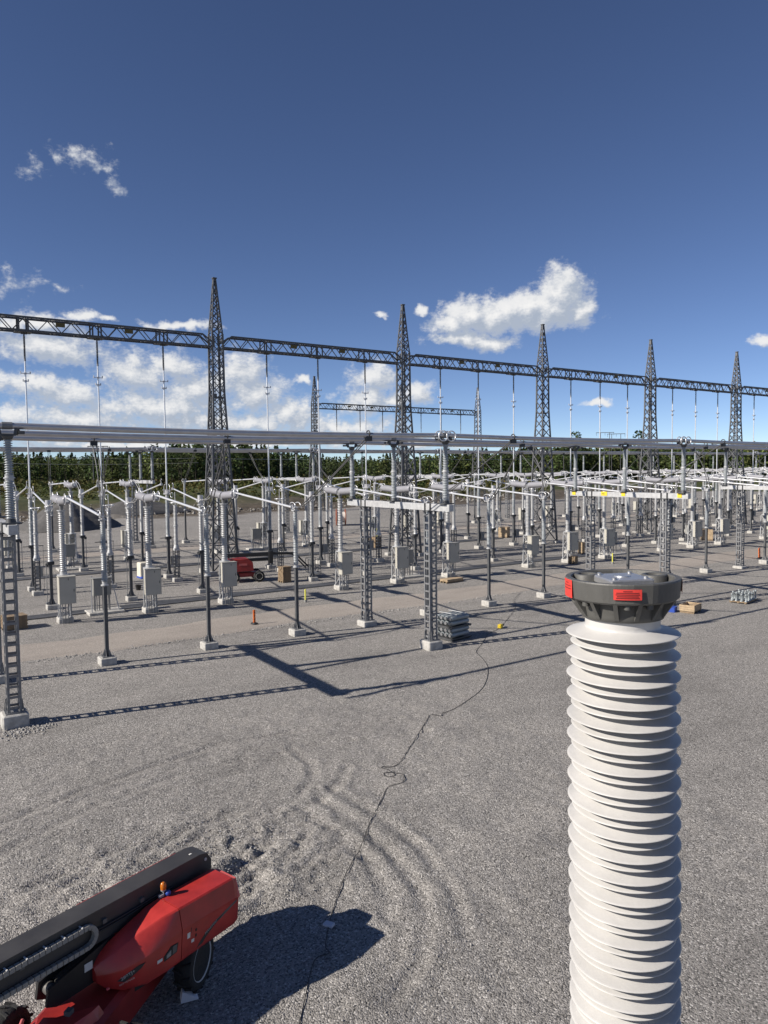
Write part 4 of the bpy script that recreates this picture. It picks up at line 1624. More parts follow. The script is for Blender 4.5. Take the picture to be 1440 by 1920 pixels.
# second hood beyond the boom
far_h = MB().loft([sect(u, [(-1.45, 0.5), (-1.52, 1.0), (-1.38, 1.28), (-0.86, 1.28), (-0.82, 0.5)]) for u in (-0.5, 1.62)])
far_h.build('far_hood', RED, lift)
MB().loft([sect(u, [(-1.3, 0.20), (-1.3, 0.52), (0.02, 0.52), (0.02, 0.20)]) for u in (-0.55, 1.3)]).build('turntable', BLACK, lift)
# panel joint, rear bumper lip, trims
MB().loft([sect(u, [(0.34, 0.50), (0.405, 0.98), (0.41, 0.98), (0.345, 0.50)]) for u in (0.545, 0.557)]).build('panel_joint', BLACK, lift)
MB().loft([sect(u, [(-0.20, 1.26), (-0.20, 1.325), (0.31, 1.315), (0.41, 1.0), (0.395, 0.97), (0.29, 1.25)]) for u in (1.60, 1.665)]).build('rear_lip', mat('pale_red_plastic', (0.55, 0.10, 0.09), 0.4), lift)


def side_pt(u, s, lift_=0.004):
    """point on the flat lower hood side: u along, s 0 (bottom) to 1 (belt)"""
    v = 0.355+0.05*s+0.01*min(1, max(0, (u-0.36)/1.2))+lift_
    z = 0.50+0.50*s
    return (u, vz(v, z)[0], vz(v, z)[1])


def side_poly(name, pts, m, th=0.004):
    A = [side_pt(u, s, 0.001) for u, s in pts]
    B = [side_pt(u, s, 0.001+th) for u, s in pts]
    return MB().loft([A, B]).build(name, m, lift)


SWOOSH = mat('black_grey_decal', (0.03, 0.03, 0.03), 0.5)
SWG = mat('grey_decal', (0.10, 0.098, 0.095), 0.5)
side_poly('swoosh', [(0.62, 0.02), (0.72, 0.22), (0.84, 0.42), (1.02, 0.60), (1.28, 0.78), (1.58, 0.96), (1.58, 0.88), (1.28, 0.66), (1.06, 0.46), (0.90, 0.26), (0.78, 0.02)], SWG)
side_poly('swoosh', [(0.68, 0.06), (0.76, 0.24), (0.88, 0.44), (1.06, 0.60), (1.30, 0.76), (1.22, 0.66), (1.04, 0.47), (0.90, 0.28), (0.80, 0.10)], SWOOSH, 0.007)
sp0, sp1, spn = Vector(side_pt(0.86, 0.36, 0.012)), Vector(side_pt(1.12, 0.60, 0.012)), Vector(side_pt(0.86, 0.5, 0.012))
ex = (sp1-sp0).normalized()
ez = (ex.cross(spn-sp0)).normalized()
ey = ez.cross(ex)
lettering('MANITOU', 0.062, mat('silver_lettering', (0.34, 0.34, 0.33), 0.4), lift, Matrix(((ex.x, ey.x, ez.x, sp0.x), (ex.y, ey.y, ez.y, sp0.y), (ex.z, ey.z, ez.z, sp0.z), (0, 0, 0, 1))), 0.2)
# stickers, control panel, lamp on the near side
for (u, s, w_, h_) in ((0.47, 0.62, 0.06, 0.20), (0.56, 0.38, 0.06, 0.12)):
    side_poly('sticker', [(u, s), (u+w_, s), (u+w_, s+h_), (u, s+h_)], STICK, 0.004)
for (u, s) in ((0.64, 0.72), (0.64, 0.52)):
    side_poly('latch', [(u, s), (u+0.03, s), (u+0.03, s+0.1), (u, s+0.1)], BLACK, 0.008)


def front_pt(u, z, lift_=0.006):
    """near flank of the front cover below its crease"""
    st = [(0.35, 0.405, 1.0, 0.36, 0.50), (0.10, 0.38, 0.96, 0.34, 0.46), (-0.25, 0.315, 0.86, 0.27, 0.42), (-0.60, 0.145, 0.77, 0.12, 0.46), (-0.80, -0.055, 0.72, -0.07, 0.53)]
    for A_, B_ in zip(st[:-1], st[1:]):
        if u >= B_[0] or B_ is st[-1]:
            f_ = (A_[0]-u)/(A_[0]-B_[0])
            tv, zt_, bv, zb_2 = [A_[q]+(B_[q]-A_[q])*f_ for q in (1, 2, 3, 4)]
            break
    v = bv+(tv-bv)*min(1.0, (z-zb_2)/(zt_-zb_2))+lift_
    return Vector((u, vz(v, z)[0], vz(v, z)[1]))


def front_poly(name, pts, m, th=0.006):
    return MB().loft([[front_pt(u, z, 0.002) for u, z in pts], [front_pt(u, z, 0.002+th) for u, z in pts]]).build(name, m, lift)


front_poly('control_recess', [(0.02, 0.64), (0.26, 0.70), (0.28, 0.86), (0.14, 0.86), (0.02, 0.74)], BLACK, 0.006)
front_poly('control_panel', [(0.06, 0.68), (0.14, 0.70), (0.14, 0.80), (0.06, 0.74)], CABG, 0.012)
front_poly('control_panel', [(0.17, 0.70), (0.25, 0.72), (0.25, 0.85), (0.17, 0.84)], SWG, 0.012)
front_poly('sticker', [(-0.10, 0.66), (-0.01, 0.68), (-0.01, 0.73), (-0.10, 0.72)], STICK, 0.005)
front_poly('decal', [(-0.68, 0.60), (-0.56, 0.70), (-0.40, 0.78), (-0.30, 0.80), (-0.36, 0.72), (-0.50, 0.62), (-0.60, 0.575)], SWOOSH, 0.008)
for (txt, size, ua, za, ub, zb, col_) in (('280TJ+', 0.082, -0.64, 0.605, -0.36, 0.735, (0.42, 0.42, 0.40)), ('scantruck', 0.064, -0.66, 0.515, -0.30, 0.625, (0.55, 0.42, 0.38))):
    sp0, sp1, spn = front_pt(ua, za, 0.022), front_pt(ub, zb, 0.022), front_pt((ua+ub)/2, za+0.15, 0.020)
    ex = (sp1-sp0).normalized()
    ez = (ex.cross(spn-sp0)).normalized()
    ey = ez.cross(ex)
    lettering(txt, size, mat('lettering_'+txt[:3], col_, 0.45), lift, Matrix(((ex.x, ey.x, ez.x, sp0.x), (ex.y, ey.y, ez.y, sp0.y), (ex.z, ey.z, ez.z, sp0.z), (0, 0, 0, 1))), 0.15)
MB().box((-0.77, vz(-0.05, 0)[0], vz(0, 0.49)[1]), (0.06, 0.03, 0.03)).build('marker_lamp', mat('pink_lens', (0.75, 0.15, 0.16), 0.3), lift)
# beacon on its bracket
b0 = Vector((0.44, vz(-0.19, 0)[0], vz(0, 1.39)[1]))
mb = MB().cyl(b0, b0+Vector((0, 0, 0.10)), 0.014, None, 8).box(b0+Vector((-0.05, 0, 0.03)), (0.09, 0.05, 0.04))
mb.build('beacon_bracket', GALV_L, lift)
MB().lathe([(0.045, 0.10), (0.050, 0.125)], 16, b0).build('beacon_base', GREYTANK, lift)
AMB = bpy.data.materials.new('amber_lens')
AMB.use_nodes = True
ab = AMB.node_tree.nodes['Principled BSDF']
ab.inputs['Base Color'].default_value = (0.70, 0.20, 0.02, 1)
ab.inputs['Roughness'].default_value = 0.12
ab.inputs['Transmission Weight'].default_value = 0.35
MB().lathe([(0.048, 0.125), (0.052, 0.16), (0.050, 0.205), (0.040, 0.235), (0.018, 0.25)], 18, b0).build('beacon_lens', AMB, lift)
MB().lathe([(0.01, -0.045), (0.042, -0.03), (0.048, 0.0), (0.042, 0.03), (0.01, 0.045)], 14, b0+Vector((0.055, -0.055, 0.05))).build('blue_horn', BLUE, lift)
# boom: hollow box, chamfered at the rear, running out of frame to the lower left
BB = mat('boom_black_paint', (0.046, 0.044, 0.043), 0.48, 0, 0.2, 2.0)
v0, v1 = -0.78, -0.36
prof = [(1.66, 1.30), (1.66, 1.47), (1.56, 1.625), (1.40, 1.66), (-6.6, 1.66), (-6.6, 1.14), (1.40, 1.10), (1.60, 1.16)]
MB().loft([[(u, vz(v, z)[0], vz(v, z)[1]) for u, z in prof] for v in (v0, v1)]).build('boom', BB, lift)
MB().cyl((1.52, vz(v1+0.012, 0)[0], vz(0, 1.52)[1]), (1.52, vz(v1-0.02, 0)[0], vz(0, 1.52)[1]), 0.03, None, 12).build('boom_pin', GALV_L, lift)
MB().box((1.30, vz(-0.52, 0)[0], vz(0, 1.664)[1]), (0.05, 0.035, 0.006)).build('sticker', STICK, lift)
for u in (0.10, -0.62, -2.0, -3.1):
    MB().box((u, vz(v1+0.02, 0)[0], vz(0, 1.44)[1]), (0.075, 0.05, 0.07)).build('hose_clamp', SWG, lift)
for dz in (0.0, 0.045):
    MB().tube([(u, vz(v1+0.035, 0)[0], vz(0, 1.32+dz+0.01*math.sin(u*4))[1]) for u in np.linspace(0.75, -0.75, 12)], 0.016, 6).build('hose', CABLE, lift)
# cable chain on the boom's near flank: links one after another round a long loop
CH = mat('chain_plastic', (0.25, 0.24, 0.215), 0.6, 0, 0.15, 12)
loop = []
uc, zc, rr = -0.98, 1.35, 0.165
n_s = 46
for i in range(n_s):
    loop.append((-5.2+(uc+5.2)*i/n_s, zc+rr, 0.0))
for i in range(9):
    a = math.pi/2-math.pi*i/8
    loop.append((uc+rr*math.cos(a), zc+rr*math.sin(a), a-math.pi/2))
for i in range(n_s):
    loop.append((uc-(uc+5.2)*(i+1)/n_s, zc-rr, 0.0))
ch_v = v1+0.062
link_me = None
chain = None
for i, (u, z, a) in enumerate(loop):
    if link_me is None:
        mb = MB().bbox((0, 0, 0), (0.084, 0.085, 0.074), 0.006)
        o = mb.build('chain_link', CH, lift)
        link_me = o.data
    else:
        o = bpy.data.objects.new('chain_link', link_me)
        COL.objects.link(o)
        o.parent = lift
    o.location = (u, vz(ch_v, 0)[0], vz(0, z)[1])
    o.rotation_euler = (0, -a, 0)
shared('chain_clip', MB().box((0, 0, 0), (0.022, 0.12, 0.012)), STICK, lift, [((u, vz(ch_v-0.02, 0)[0], vz(0, zc+rr+0.046)[1]), 0) for u in np.arange(-1.05, -5.0, -0.30)])
# lower link arm between turret and boom
lk_ = MB().loft([[(u, vz(v, z)[0], vz(v, z)[1]) for u, z in ((-0.45, 0.55), (-0.45, 1.12), (-0.65, 1.10), (-1.62, 0.86), (-1.66, 0.60), (-1.5, 0.52))] for v in (-0.66, -0.60)])
lk_.build('link_plate', BLACK, lift)
MB().loft([[(u, vz(v, z)[0], vz(v, z)[1]) for u, z in ((-0.45, 0.55), (-0.45, 1.12), (-0.65, 1.10), (-1.62, 0.86), (-1.66, 0.60), (-1.5, 0.52))] for v in (-0.36, -0.31)]).build('link_plate', BLACK, lift)
MB().loft([[(u, vz(v, z)[0], vz(v, z)[1]) for u, z in ((-0.5, 0.98), (-0.5, 1.02), (-1.40, 0.80), (-1.40, 0.76))] for v in (-0.60, -0.36)]).build('link_web', SWG, lift)
MB().cyl((-1.48, vz(-0.60, 0)[0], vz(0, 0.72)[1]), (-1.48, vz(-0.36, 0)[0], vz(0, 0.72)[1]), 0.10, None, 18).build('link_pivot', SWG, lift)
MB().tube([(-1.50, vz(-0.63, 0)[0], vz(0, 0.95)[1]), (-1.2, vz(-0.61, 0)[0], vz(0, 1.02)[1]), (-0.6, vz(-0.60, 0)[0], vz(0, 1.2)[1])], 0.025, 8).build('hose', CABLE, lift)
MB().box((-0.95, vz(-0.30, 0)[0], vz(0, 0.86)[1]), (0.14, 0.006, 0.13)).build('sticker', STICK, lift)


# chassis stands across the turret, its axis close to the camera's line of sight: world coordinates -> lift frame
def wl(x, y, z):
    dx, dy = x-3.2, y-12.2
    return (dx*math.cos(UA)+dy*math.sin(UA), -dx*math.sin(UA)+dy*math.cos(UA), z-LZ)


CC = (2.52, 12.48)                    # chassis centre; heading 45 degrees
HE, HA = (0.71, 0.70), (0.70, -0.71)


def ch(s_, w_, z):
    return wl(CC[0]+HE[0]*s_+HA[0]*w_, CC[1]+HE[1]*s_+HA[1]*w_, z)


plan = [(-1.62, -0.30), (-1.62, 0.30), (-1.15, 0.56), (1.25, 0.56), (1.5, 0.4), (1.5, -0.4), (1.25, -0.56), (-1.15, -0.56)]
plan2 = [(-1.52, -0.22), (-1.52, 0.22), (-1.08, 0.46), (1.2, 0.46), (1.42, 0.3), (1.42, -0.3), (1.2, -0.46), (-1.08, -0.46)]
MB().loft([[ch(a_, b_, -0.20) for a_, b_ in plan], [ch(a_, b_, 0.33) for a_, b_ in plan], [ch(a_, b_, 0.41) for a_, b_ in plan2]]).build('chassis', RED_D, lift)
MB().loft([[ch(a_, b_, 0.41) for a_, b_ in ((-1.5, -0.26), (-1.5, 0.30), (-0.95, 0.50), (-0.80, 0.50), (-1.15, -0.05), (-1.2, -0.30))], [ch(a_, b_, 0.56) for a_, b_ in ((-1.46, -0.22), (-1.46, 0.22), (-0.98, 0.42), (-0.84, 0.44), (-1.2, -0.05), (-1.24, -0.24))]]).build('chassis_cover', RED, lift)
MB().box(ch(-1.10, 0.10, 0.58), (0.11, 0.10, 0.10), 0.4).build('tow_lug', SWG, lift)
CHR = mat('chromed_red_tube', (0.62, 0.16, 0.15), 0.25, 0.2)
for (p_, q_) in (((-1.66, -0.42, 0.20), (-1.66, 0.42, 0.20)), ((-1.66, -0.42, 0.47), (-1.66, 0.42, 0.47)), ((-1.66, -0.42, -0.1), (-1.66, -0.42, 0.48)), ((-1.66, 0.0, -0.1), (-1.66, 0.0, 0.48)), ((-1.66, 0.42, -0.1), (-1.66, 0.42, 0.48)), ((-1.25, -0.60, 0.20), (-1.66, -0.42, 0.20)), ((-1.25, -0.60, 0.47), (-1.66, -0.42, 0.47))):
    MB().tube([ch(*p_), ch(*q_)], 0.028, 8).build('guard_bar', CHR, lift)
for s_ in (-1.2, 1.2):
    MB().bar(ch(s_, -0.95, 0.0), ch(s_, 0.95, 0.0), 0.2, 0.18).build('axle', BLACK, lift)


def wheel(cx_, cy_, rad, wid, yaw_, parent, wfun, zc):
    c = Vector(wfun(cx_, cy_, zc))
    ax = Vector((math.cos(yaw_), math.sin(yaw_), 0))
    wn = bpy.data.objects.new('wheel', None)
    COL.objects.link(wn)
    wn.parent = parent
    hw = wid/2
    ty = MB().lathe([(rad*0.68, -hw*0.86), (rad*0.76, -hw), (rad*0.90, -hw*0.98), (rad*0.97, -hw*0.80), (rad*0.975, 0), (rad*0.97, hw*0.80), (rad*0.90, hw*0.98), (rad*0.76, hw), (rad*0.68, hw*0.86)], 36, c, axis=ax)
    ex_ = ax.orthogonal().normalized()
    ey_ = ax.cross(ex_)
    for i in range(26):
        a = 2*math.pi*i/26
        s_ = 1 if i % 2 else -1
        d0 = ex_*math.cos(a)+ey_*math.sin(a)
        d1 = ex_*math.cos(a+0.13)+ey_*math.sin(a+0.13)
        ty.bar(c+d0*rad*0.985+ax*(s_*hw*0.98), c+d1*rad*0.985+ax*(s_*hw*0.06), rad*0.085, rad*0.075)
    ty.build('tyre', RUBBER, wn)
    rm = MB().lathe([(rad*0.10, hw*0.30), (rad*0.26, hw*0.30), (rad*0.28, hw*0.10), (rad*0.58, hw*0.30), (rad*0.66, hw*0.84), (rad*0.70, hw*0.96), (rad*0.70, hw*0.70), (rad*0.68, -hw*0.8), (rad*0.1, -hw*0.7)], 32, c, axis=ax)
    rm.build('rim', mat('grey_rim', (0.50, 0.51, 0.52), 0.45, 0.2, 0.1, 6), wn)
    hb_ = MB().lathe([(rad*0.13, hw*0.28), (rad*0.13, hw*0.62), (rad*0.09, hw*0.70)], 16, c, axis=ax)
    hb_.build('hub', DARK, wn)
    return wn


for (s_, w_) in ((1.2, 1.02), (1.2, -1.02), (-1.2, 1.02), (-1.2, -1.02)):
    wx_, wy_ = CC[0]+HE[0]*s_+HA[0]*w_, CC[1]+HE[1]*s_+HA[1]*w_
    wheel(wx_, wy_, 0.50, 0.34, R(-45.4)-UA+(math.pi if w_ < 0 else 0), lift, wl, 0.0)
# white chock by the wheel
ck = MB().loft([[(3.72, 12.28, -0.5), (4.02, 12.22, -0.5), (3.74, 12.24, -0.27)], [(3.76, 12.46, -0.5), (4.06, 12.40, -0.5), (3.78, 12.42, -0.27)]])
tag(ck.build('wheel_chock', mat('white_plastic', (0.62, 0.62, 0.66), 0.5)), 'white wheel chock beside the boom lift wheel', 'chock')

# ================================================================== LOOSE THINGS IN THE YARD
def at(x, y, dz=0.0):
    return (x, y, g(x, y)+dz)


# cable across the gravel
CB = [(5.0, 10.4), (5.54, 11.12), (6.17, 11.92), (6.51, 11.96), (6.6, 12.27), (7.33, 13.22), (7.86, 13.81), (8.67, 14.57), (9.31, 15.17), (9.74, 15.68), (10.83, 16.72), (11.38, 17.22), (11.9, 17.2), (12.23, 17.63), (12.04, 17.97), (11.80, 18.05), (11.75, 17.8), (12.0, 17.75), (12.05, 18.1), (11.98, 18.47), (12.5, 18.36), (13.7, 19.32), (15.54, 20.9), (16.0, 21.3), (16.3, 21.0), (16.5, 21.18), (17.47, 21.44), (19.73, 22.64), (21.69, 24.52), (22.64, 25.98), (23.2, 27.09), (24.6, 28.2), (26.0, 29.4), (27.3, 30.0), (29.5, 31.6), (32.0, 33.6), (33.6, 35.4), (36.6, 37.7)]


def smooth_path(p, k=5):
    out = []
    P = [Vector((*q, 0)) for q in p]
    for i in range(len(P)-1):
        a, b, c, d = P[max(i-1, 0)], P[i], P[i+1], P[min(i+2, len(P)-1)]
        for j in range(k):
            t_ = j/k
            q = 0.5*((2*b)+(-a+c)*t_+(2*a-5*b+4*c-d)*t_*t_+(-a+3*b-3*c+d)*t_**3)
            out.append((q.x, q.y, 0))
    return out


pts = [(x, y, ground_z(x, y)+0.014) for x, y, _ in smooth_path(CB)]
tag(MB().tube(pts, 0.009, 5).build('power_cable', CABLE), 'thin black power cable winding across the gravel from machine to yard', 'cable')
tag(MB().bbox(at(6.93, 12.72, 0.04), (0.15, 0.22, 0.05), 0.015, 0.5).build('cable_tag_box', mat('dull_white_plastic', (0.5, 0.5, 0.54), 0.6)), 'small pale box on the cable in the shadow of the boom lift', 'box')

t = thing('cable_coupler', 'small yellow connector box on the black cable near the front portal', 'connector', at(27.52, 30.08))
MB().bbox((0, 0, 0.13), (0.30, 0.22, 0.2), 0.03, 0.4).build('housing', YELLOW, t)
MB().cyl((0.22, 0.1, 0.13), (0.36, 0.15, 0.13), 0.06, None, 10).build('socket', BLACK, t)


def marker(label, x, y, m, w_, h_, tilt=0.0, hole=True):
    t = thing('marker_board', label, 'marker', at(x, y), rng.uniform(-0.3, 0.3), 'marker boards')
    mb = MB().bbox((0, 0, h_*0.55), (w_, 0.06, h_*0.9), 0.02)
    mb.build('board', m, t)
    MB().bbox((0, 0, 0.06), (w_*1.8, 0.36, 0.12), 0.03).build('base', DARK, t)
    if hole:
        for z in (0.35, 0.6, 0.82):
            MB().box((0, -0.036, h_*z), (w_*0.62, 0.012, h_*0.09)).build('stripe', mat('dark_orange_stripe', (0.30, 0.05, 0.02), 0.5), t)
    t.rotation_euler = (0, tilt, 0.25)
    return t


marker('orange marker board standing on the track behind the second front post', 16.53, 38.66, ORANGE, 0.16, 0.85)
marker('orange marker board at the right edge of the yard beside the portal', 65.9, 36.96, ORANGE, 0.46, 1.05, -0.12)


def stake(label, x, y, h_):
    t = thing('marker_post', label, 'marker', at(x, y), 0, 'yellow marker posts')
    MB().cyl((0, 0, 0), (0, 0, h_), 0.055, None, 10).build('post', mat('lime_yellow', (0.62, 0.60, 0.10), 0.5), t)
    MB().cyl((0, 0, 0), (0, 0, 0.16), 0.10, None, 10).build('base', CABG, t)
    return t


stake('thin yellow marker post on the track near the third front post insulator', 21.93, 42.77, 0.85)
stake('thin yellow marker post between two front portals at right', 52.3, 42.6, 0.95)
stake('thin yellow marker post on the rear track', 46.6, 72.2, 1.1)


def plank_stack(label, x, y, rz, L, W, n, m, hstep=0.055, pallet=True, grp='timber stacks'):
    t = thing('timber_stack', label, 'timber', at(x, y), rz, grp)
    z = 0.02
    r_ = random.Random(int(x*100))
    if pallet:
        for yy in (-W*0.4, 0, W*0.4):
            MB().box((0, yy, 0.06), (L*1.05, 0.1, 0.1)).build('pallet_runner', WOOD_D, t)
        z = 0.115
    me0 = None
    for i in range(n):
        for j in range(4):
            yy = -W/2+W*(j+0.5)/4
            if me0 is None:
                o = MB().box((0, 0, 0), (L, W/4-0.012, hstep*0.8)).build('plank', m, t)
                me0 = o.data
            else:
                o = bpy.data.objects.new('plank', me0)
                COL.objects.link(o)
                o.parent = t
            o.location = (r_.uniform(-.03, .03), yy, z+hstep*(i+0.5))
    return t


plank_stack('stack of pale boards at the left edge behind the nearest portal column', 4.95, 45.4, 0.1, 1.2, 1.0, 12, WOOD_D)
plank_stack('tall stack of boards beside the far red boom lift', 24.2, 50.6, 0.15, 0.75, 0.7, 13, WOOD_D, 0.085)
plank_stack('low wooden pallet by the breaker behind the second portal', 34.75, 43.4, 0.1, 1.7, 0.8, 2, WOOD, 0.09)
plank_stack('low stack of dark planks at a breaker foot left of the insulator head', 49.6, 44.7, 0.4, 0.8, 0.6, 5, WOOD_D, 0.11)


def crate(label, x, y, rz, L, W, Hh, m, lid=True, nb=4):
    t = thing('wooden_crate', label, 'crate', at(x, y), rz, 'wooden crates')
    for sx in (-1, 0, 1):
        MB().box((sx*(L/2-0.08), 0, 0.05), (0.1, W, 0.1)).build('skid', WOOD_D, t)
    for i in range(nb):
        z = 0.1+(Hh-0.1)*(i+0.5)/nb
        hh = (Hh-0.1)/nb-0.012
        for sy in (-1, 1):
            MB().box((0, sy*(W/2-0.012), z), (L, 0.024, hh)).build('plank', m, t)
        for sx in (-1, 1):
            MB().box((sx*(L/2-0.012), 0, z), (0.024, W-0.05, hh)).build('plank', m, t)
    MB().box((0, 0, 0.12 if not lid else Hh+0.012), (L, W, 0.024)).build('board', m, t)
    for sx in (-1, 1):
        for sy in (-1, 1):
            MB().box((sx*(L/2-0.06), sy*(W/2+0.014), Hh/2+0.05), (0.09, 0.026, Hh-0.1)).build('batten', m, t)
    return t


crate('open pale wooden crate on the gravel right of the tall insulator head', 40.1, 26.75, 0.25, 1.25, 0.85, 0.5, WOOD, False, 3)
crate('tall brown crate behind the second portal, left of the gantry tower', 41.2, 64.2, 0.2, 0.9, 0.9, 1.15, WOOD_D)
crate('brown crate standing behind the middle bays near the gantry tower foot', 59.1, 63.9, 0.5, 1.1, 1.0, 1.2, WOOD)
crate('large plywood crate beside the right-hand front breakers', 75.9, 48.7, 0.6, 1.3, 1.2, 1.2, WOOD, True, 2)
crate('brown crate beside the breaker left of the insulator head', 55.4, 48.9, 0.1, 0.45, 0.45, 1.1, WOOD)
t = thing('tool_box', 'small blue box beside the open wooden crate', 'box', at(39.2, 27.35), 0.3)
MB().bbox((0, 0, 0.15), (0.5, 0.4, 0.3), 0.03).build('body', BLUE, t)
MB().bbox((0, 0, 0.315), (0.53, 0.43, 0.03), 0.01).build('lid', BLUE, t)
t = thing('wrapped_crate', 'white wrapped crate on a blue sheet behind the front breakers', 'crate', at(15.9, 58.9), 0.1)
MB().bbox((0, 0, 0.68), (0.95, 0.8, 1.1), 0.05).build('wrapped_load', mat('cream_wrap', (0.6, 0.56, 0.46), 0.6, 0, 0.12, 3), t)
MB().bbox((0.1, -0.1, 0.07), (1.2, 1.1, 0.14), 0.05).build('sheet', BLUE, t)
t = thing('bucket', 'small black bucket on the gravel left of the white wrapped crate', 'bucket', at(14.0, 53.6))
MB().lathe([(0.16, 0), (0.21, 0.36), (0.22, 0.37), (0.19, 0.36), (0.14, 0.03)], 16).build('body', BLACK, t)

# stacked grey gas cylinders on a rack behind the second portal's near column
t = thing('cylinder_rack', 'stack of grey cylinders on pallets behind the second portal column', 'cylinders', at(24.0, 29.9), 0.15)
for lay in range(2):
    z0 = 0.16+lay*0.62
    MB().box((0, 0, z0-0.06), (1.55, 1.25, 0.05)).build('pallet', GALV_D, t)
    for sx in (-0.7, 0.7):
        MB().box((sx, 0, z0-0.11), (0.09, 1.25, 0.07)).build('pallet_runner', GALV_D, t)
    for row in range(2):
        for i in range(4):
            yy = -0.45+i*0.30
            zz = z0+0.13+row*0.25
            c = MB().lathe([(0.06, -0.70), (0.115, -0.66), (0.122, -0.60), (0.122, 0.60), (0.115, 0.66), (0.06, 0.70)], 16, (0, yy, zz), axis=(1, 0, 0)).build('cylinder', GREYTANK, t)
            MB().cyl((-0.74, yy, zz), (-0.69, yy, zz), 0.09, None, 12).build('end_cap', GALV, c)
for sx in (-0.35, 0.35):
    MB().box((sx, 0, 1.36), (0.06, 1.24, 0.03)).build('strap', GALV_L, t)

# rack of short upright insulator studs at right
t = thing('stud_pallet', 'pallet of upright grey metal studs at the right edge of the gravel', 'pallet', at(45.9, 26.75), 0.2)
MB().box((0, 0, 0.09), (2.1, 1.1, 0.05)).build('pallet_deck', WOOD_D, t)
for yy in (-0.45, 0, 0.45):
    MB().box((0, yy, 0.035), (2.1, 0.1, 0.06)).build('pallet_runner', WOOD_D, t)
r_ = random.Random(4)
me0 = None
for i in range(9):
    for j in range(4):
        if me0 is None:
            o = MB().lathe([(0.09, 0), (0.09, 0.05), (0.045, 0.08), (0.04, 0.42), (0.06, 0.44), (0.06, 0.52), (0.03, 0.55)], 10).build('stud', GREYTANK, t)
            me0 = o.data
        else:
            o = bpy.data.objects.new('stud', me0)
            COL.objects.link(o)
            o.parent = t
        o.location = (-0.9+i*0.225+r_.uniform(-.04, .04), -0.42+j*0.28+r_.uniform(-.04, .04), 0.116)
        o.scale = (1, 1, r_.uniform(0.75, 1.15))

# bay control cabinets on slabs
def bay_cabinet(label, x, y, rz=0.0):
    t = thing('bay_cabinet', label, 'cabinet', at(x, y), rz, 'bay cabinets')
    MB().bbox((0, 0, 0.02), (2.1, 1.5, 0.26), 0.03).build('slab', CONC, t)
    c = MB().bbox((-0.15, 0, 1.62), (1.05, 0.42, 1.05), 0.02).build('cabinet', CABG, t)
    MB().bbox((-0.15, 0, 2.165), (1.15, 0.52, 0.04), 0.01).build('cabinet_roof', CABG, c)
    MB().box((-0.15, -0.216, 1.62), (0.94, 0.012, 0.94)).build('door', CABG, c)
    for sx in (-0.58, 0.28):
        for sy in (-0.15, 0.15):
            MB().box((sx, sy, 0.62), (0.05, 0.05, 0.96)).build('leg', GALV, t)
    for dx in (-0.45, -0.3, -0.1, 0.1):
        MB().cyl((dx, 0.02, 0.14), (dx, 0.02, 1.1), 0.03, None, 6).build('conduit', GALV, t)
    for (xa, xb) in ((0.75, 0.45), (-0.85, -0.70)):
        MB().bar((xa, -0.5, 0.14), (xb, 0.2, 2.3), 0.045).build('brace', GALV_L, t)
    return t


bay_cabinet('grey control cabinet on a white slab behind the leftmost front post insulator', 10.2, 47.0)
bay_cabinet('grey control cabinet on a white slab behind the second portal', 33.4, 47.2)
bay_cabinet('grey control cabinet on a white slab left of the third portal column', 57.5, 46.8)
bay_cabinet('grey control cabinet on a slab between rear breakers behind the far boom lift', 30.6, 70.2)
bay_cabinet('grey control cabinet on a slab beside the right-hand crate', 71.2, 47.6)
bay_cabinet('grey control cabinet between rear rows left of the first gantry tower', 11.8, 66.8)

# wooden cable drum
t = thing('cable_drum', 'big cable drum with dark red flanges standing behind the bays', 'drum', at(50.9, 88.1), -0.45)
for sx in (-0.62, 0.62):
    MB().cyl((sx-0.05, 0, 1.15), (sx+0.05, 0, 1.15), 1.15, None, 28, True, False).build('flange', RUST, t)
MB().cyl((-0.57, 0, 1.15), (0.57, 0, 1.15), 0.72, None, 24).build('cable_winding', mat('pale_cable', (0.62, 0.60, 0.55), 0.5), t)

# gravel heap beyond the yard at left
def heap(label, x, y, rx, ry, h_):
    r2 = np.random.RandomState(3)
    n_a, n_r = 40, 14
    mb = MB()
    vs_ = []
    for j in range(n_r+1):
        q = j/n_r
        for i in range(n_a):
            a = 2*math.pi*i/n_a
            e = 1+0.10*math.sin(3*a+1)+0.06*math.sin(7*a)
            xx, yy = rx*q*e*math.cos(a), ry*q*e*math.sin(a)
            zz = h_*(1-q)**0.9*(1+0.08*r2.randn()*q)
            vs_.append((xx, yy, zz-0.08*(j == n_r)))
    fs_ = [(j*n_a+i, j*n_a+(i+1) % n_a, (j+1)*n_a+(i+1) % n_a, (j+1)*n_a+i) for j in range(n_r) for i in range(n_a)]
    mb._add(vs_, fs_, True)
    o = mb.build('gravel_heap', EARTH)
    o.location = at(x, y)
    return tag(o, label, 'heap', 'gravel heaps')


heap('big dark gravel heap behind the yard at left', 18.6, 106.0, 6.6, 5.5, 4.1)
heap('low earth heap on the bank behind the left bays', 33.0, 127.0, 9.0, 5.0, 2.6)

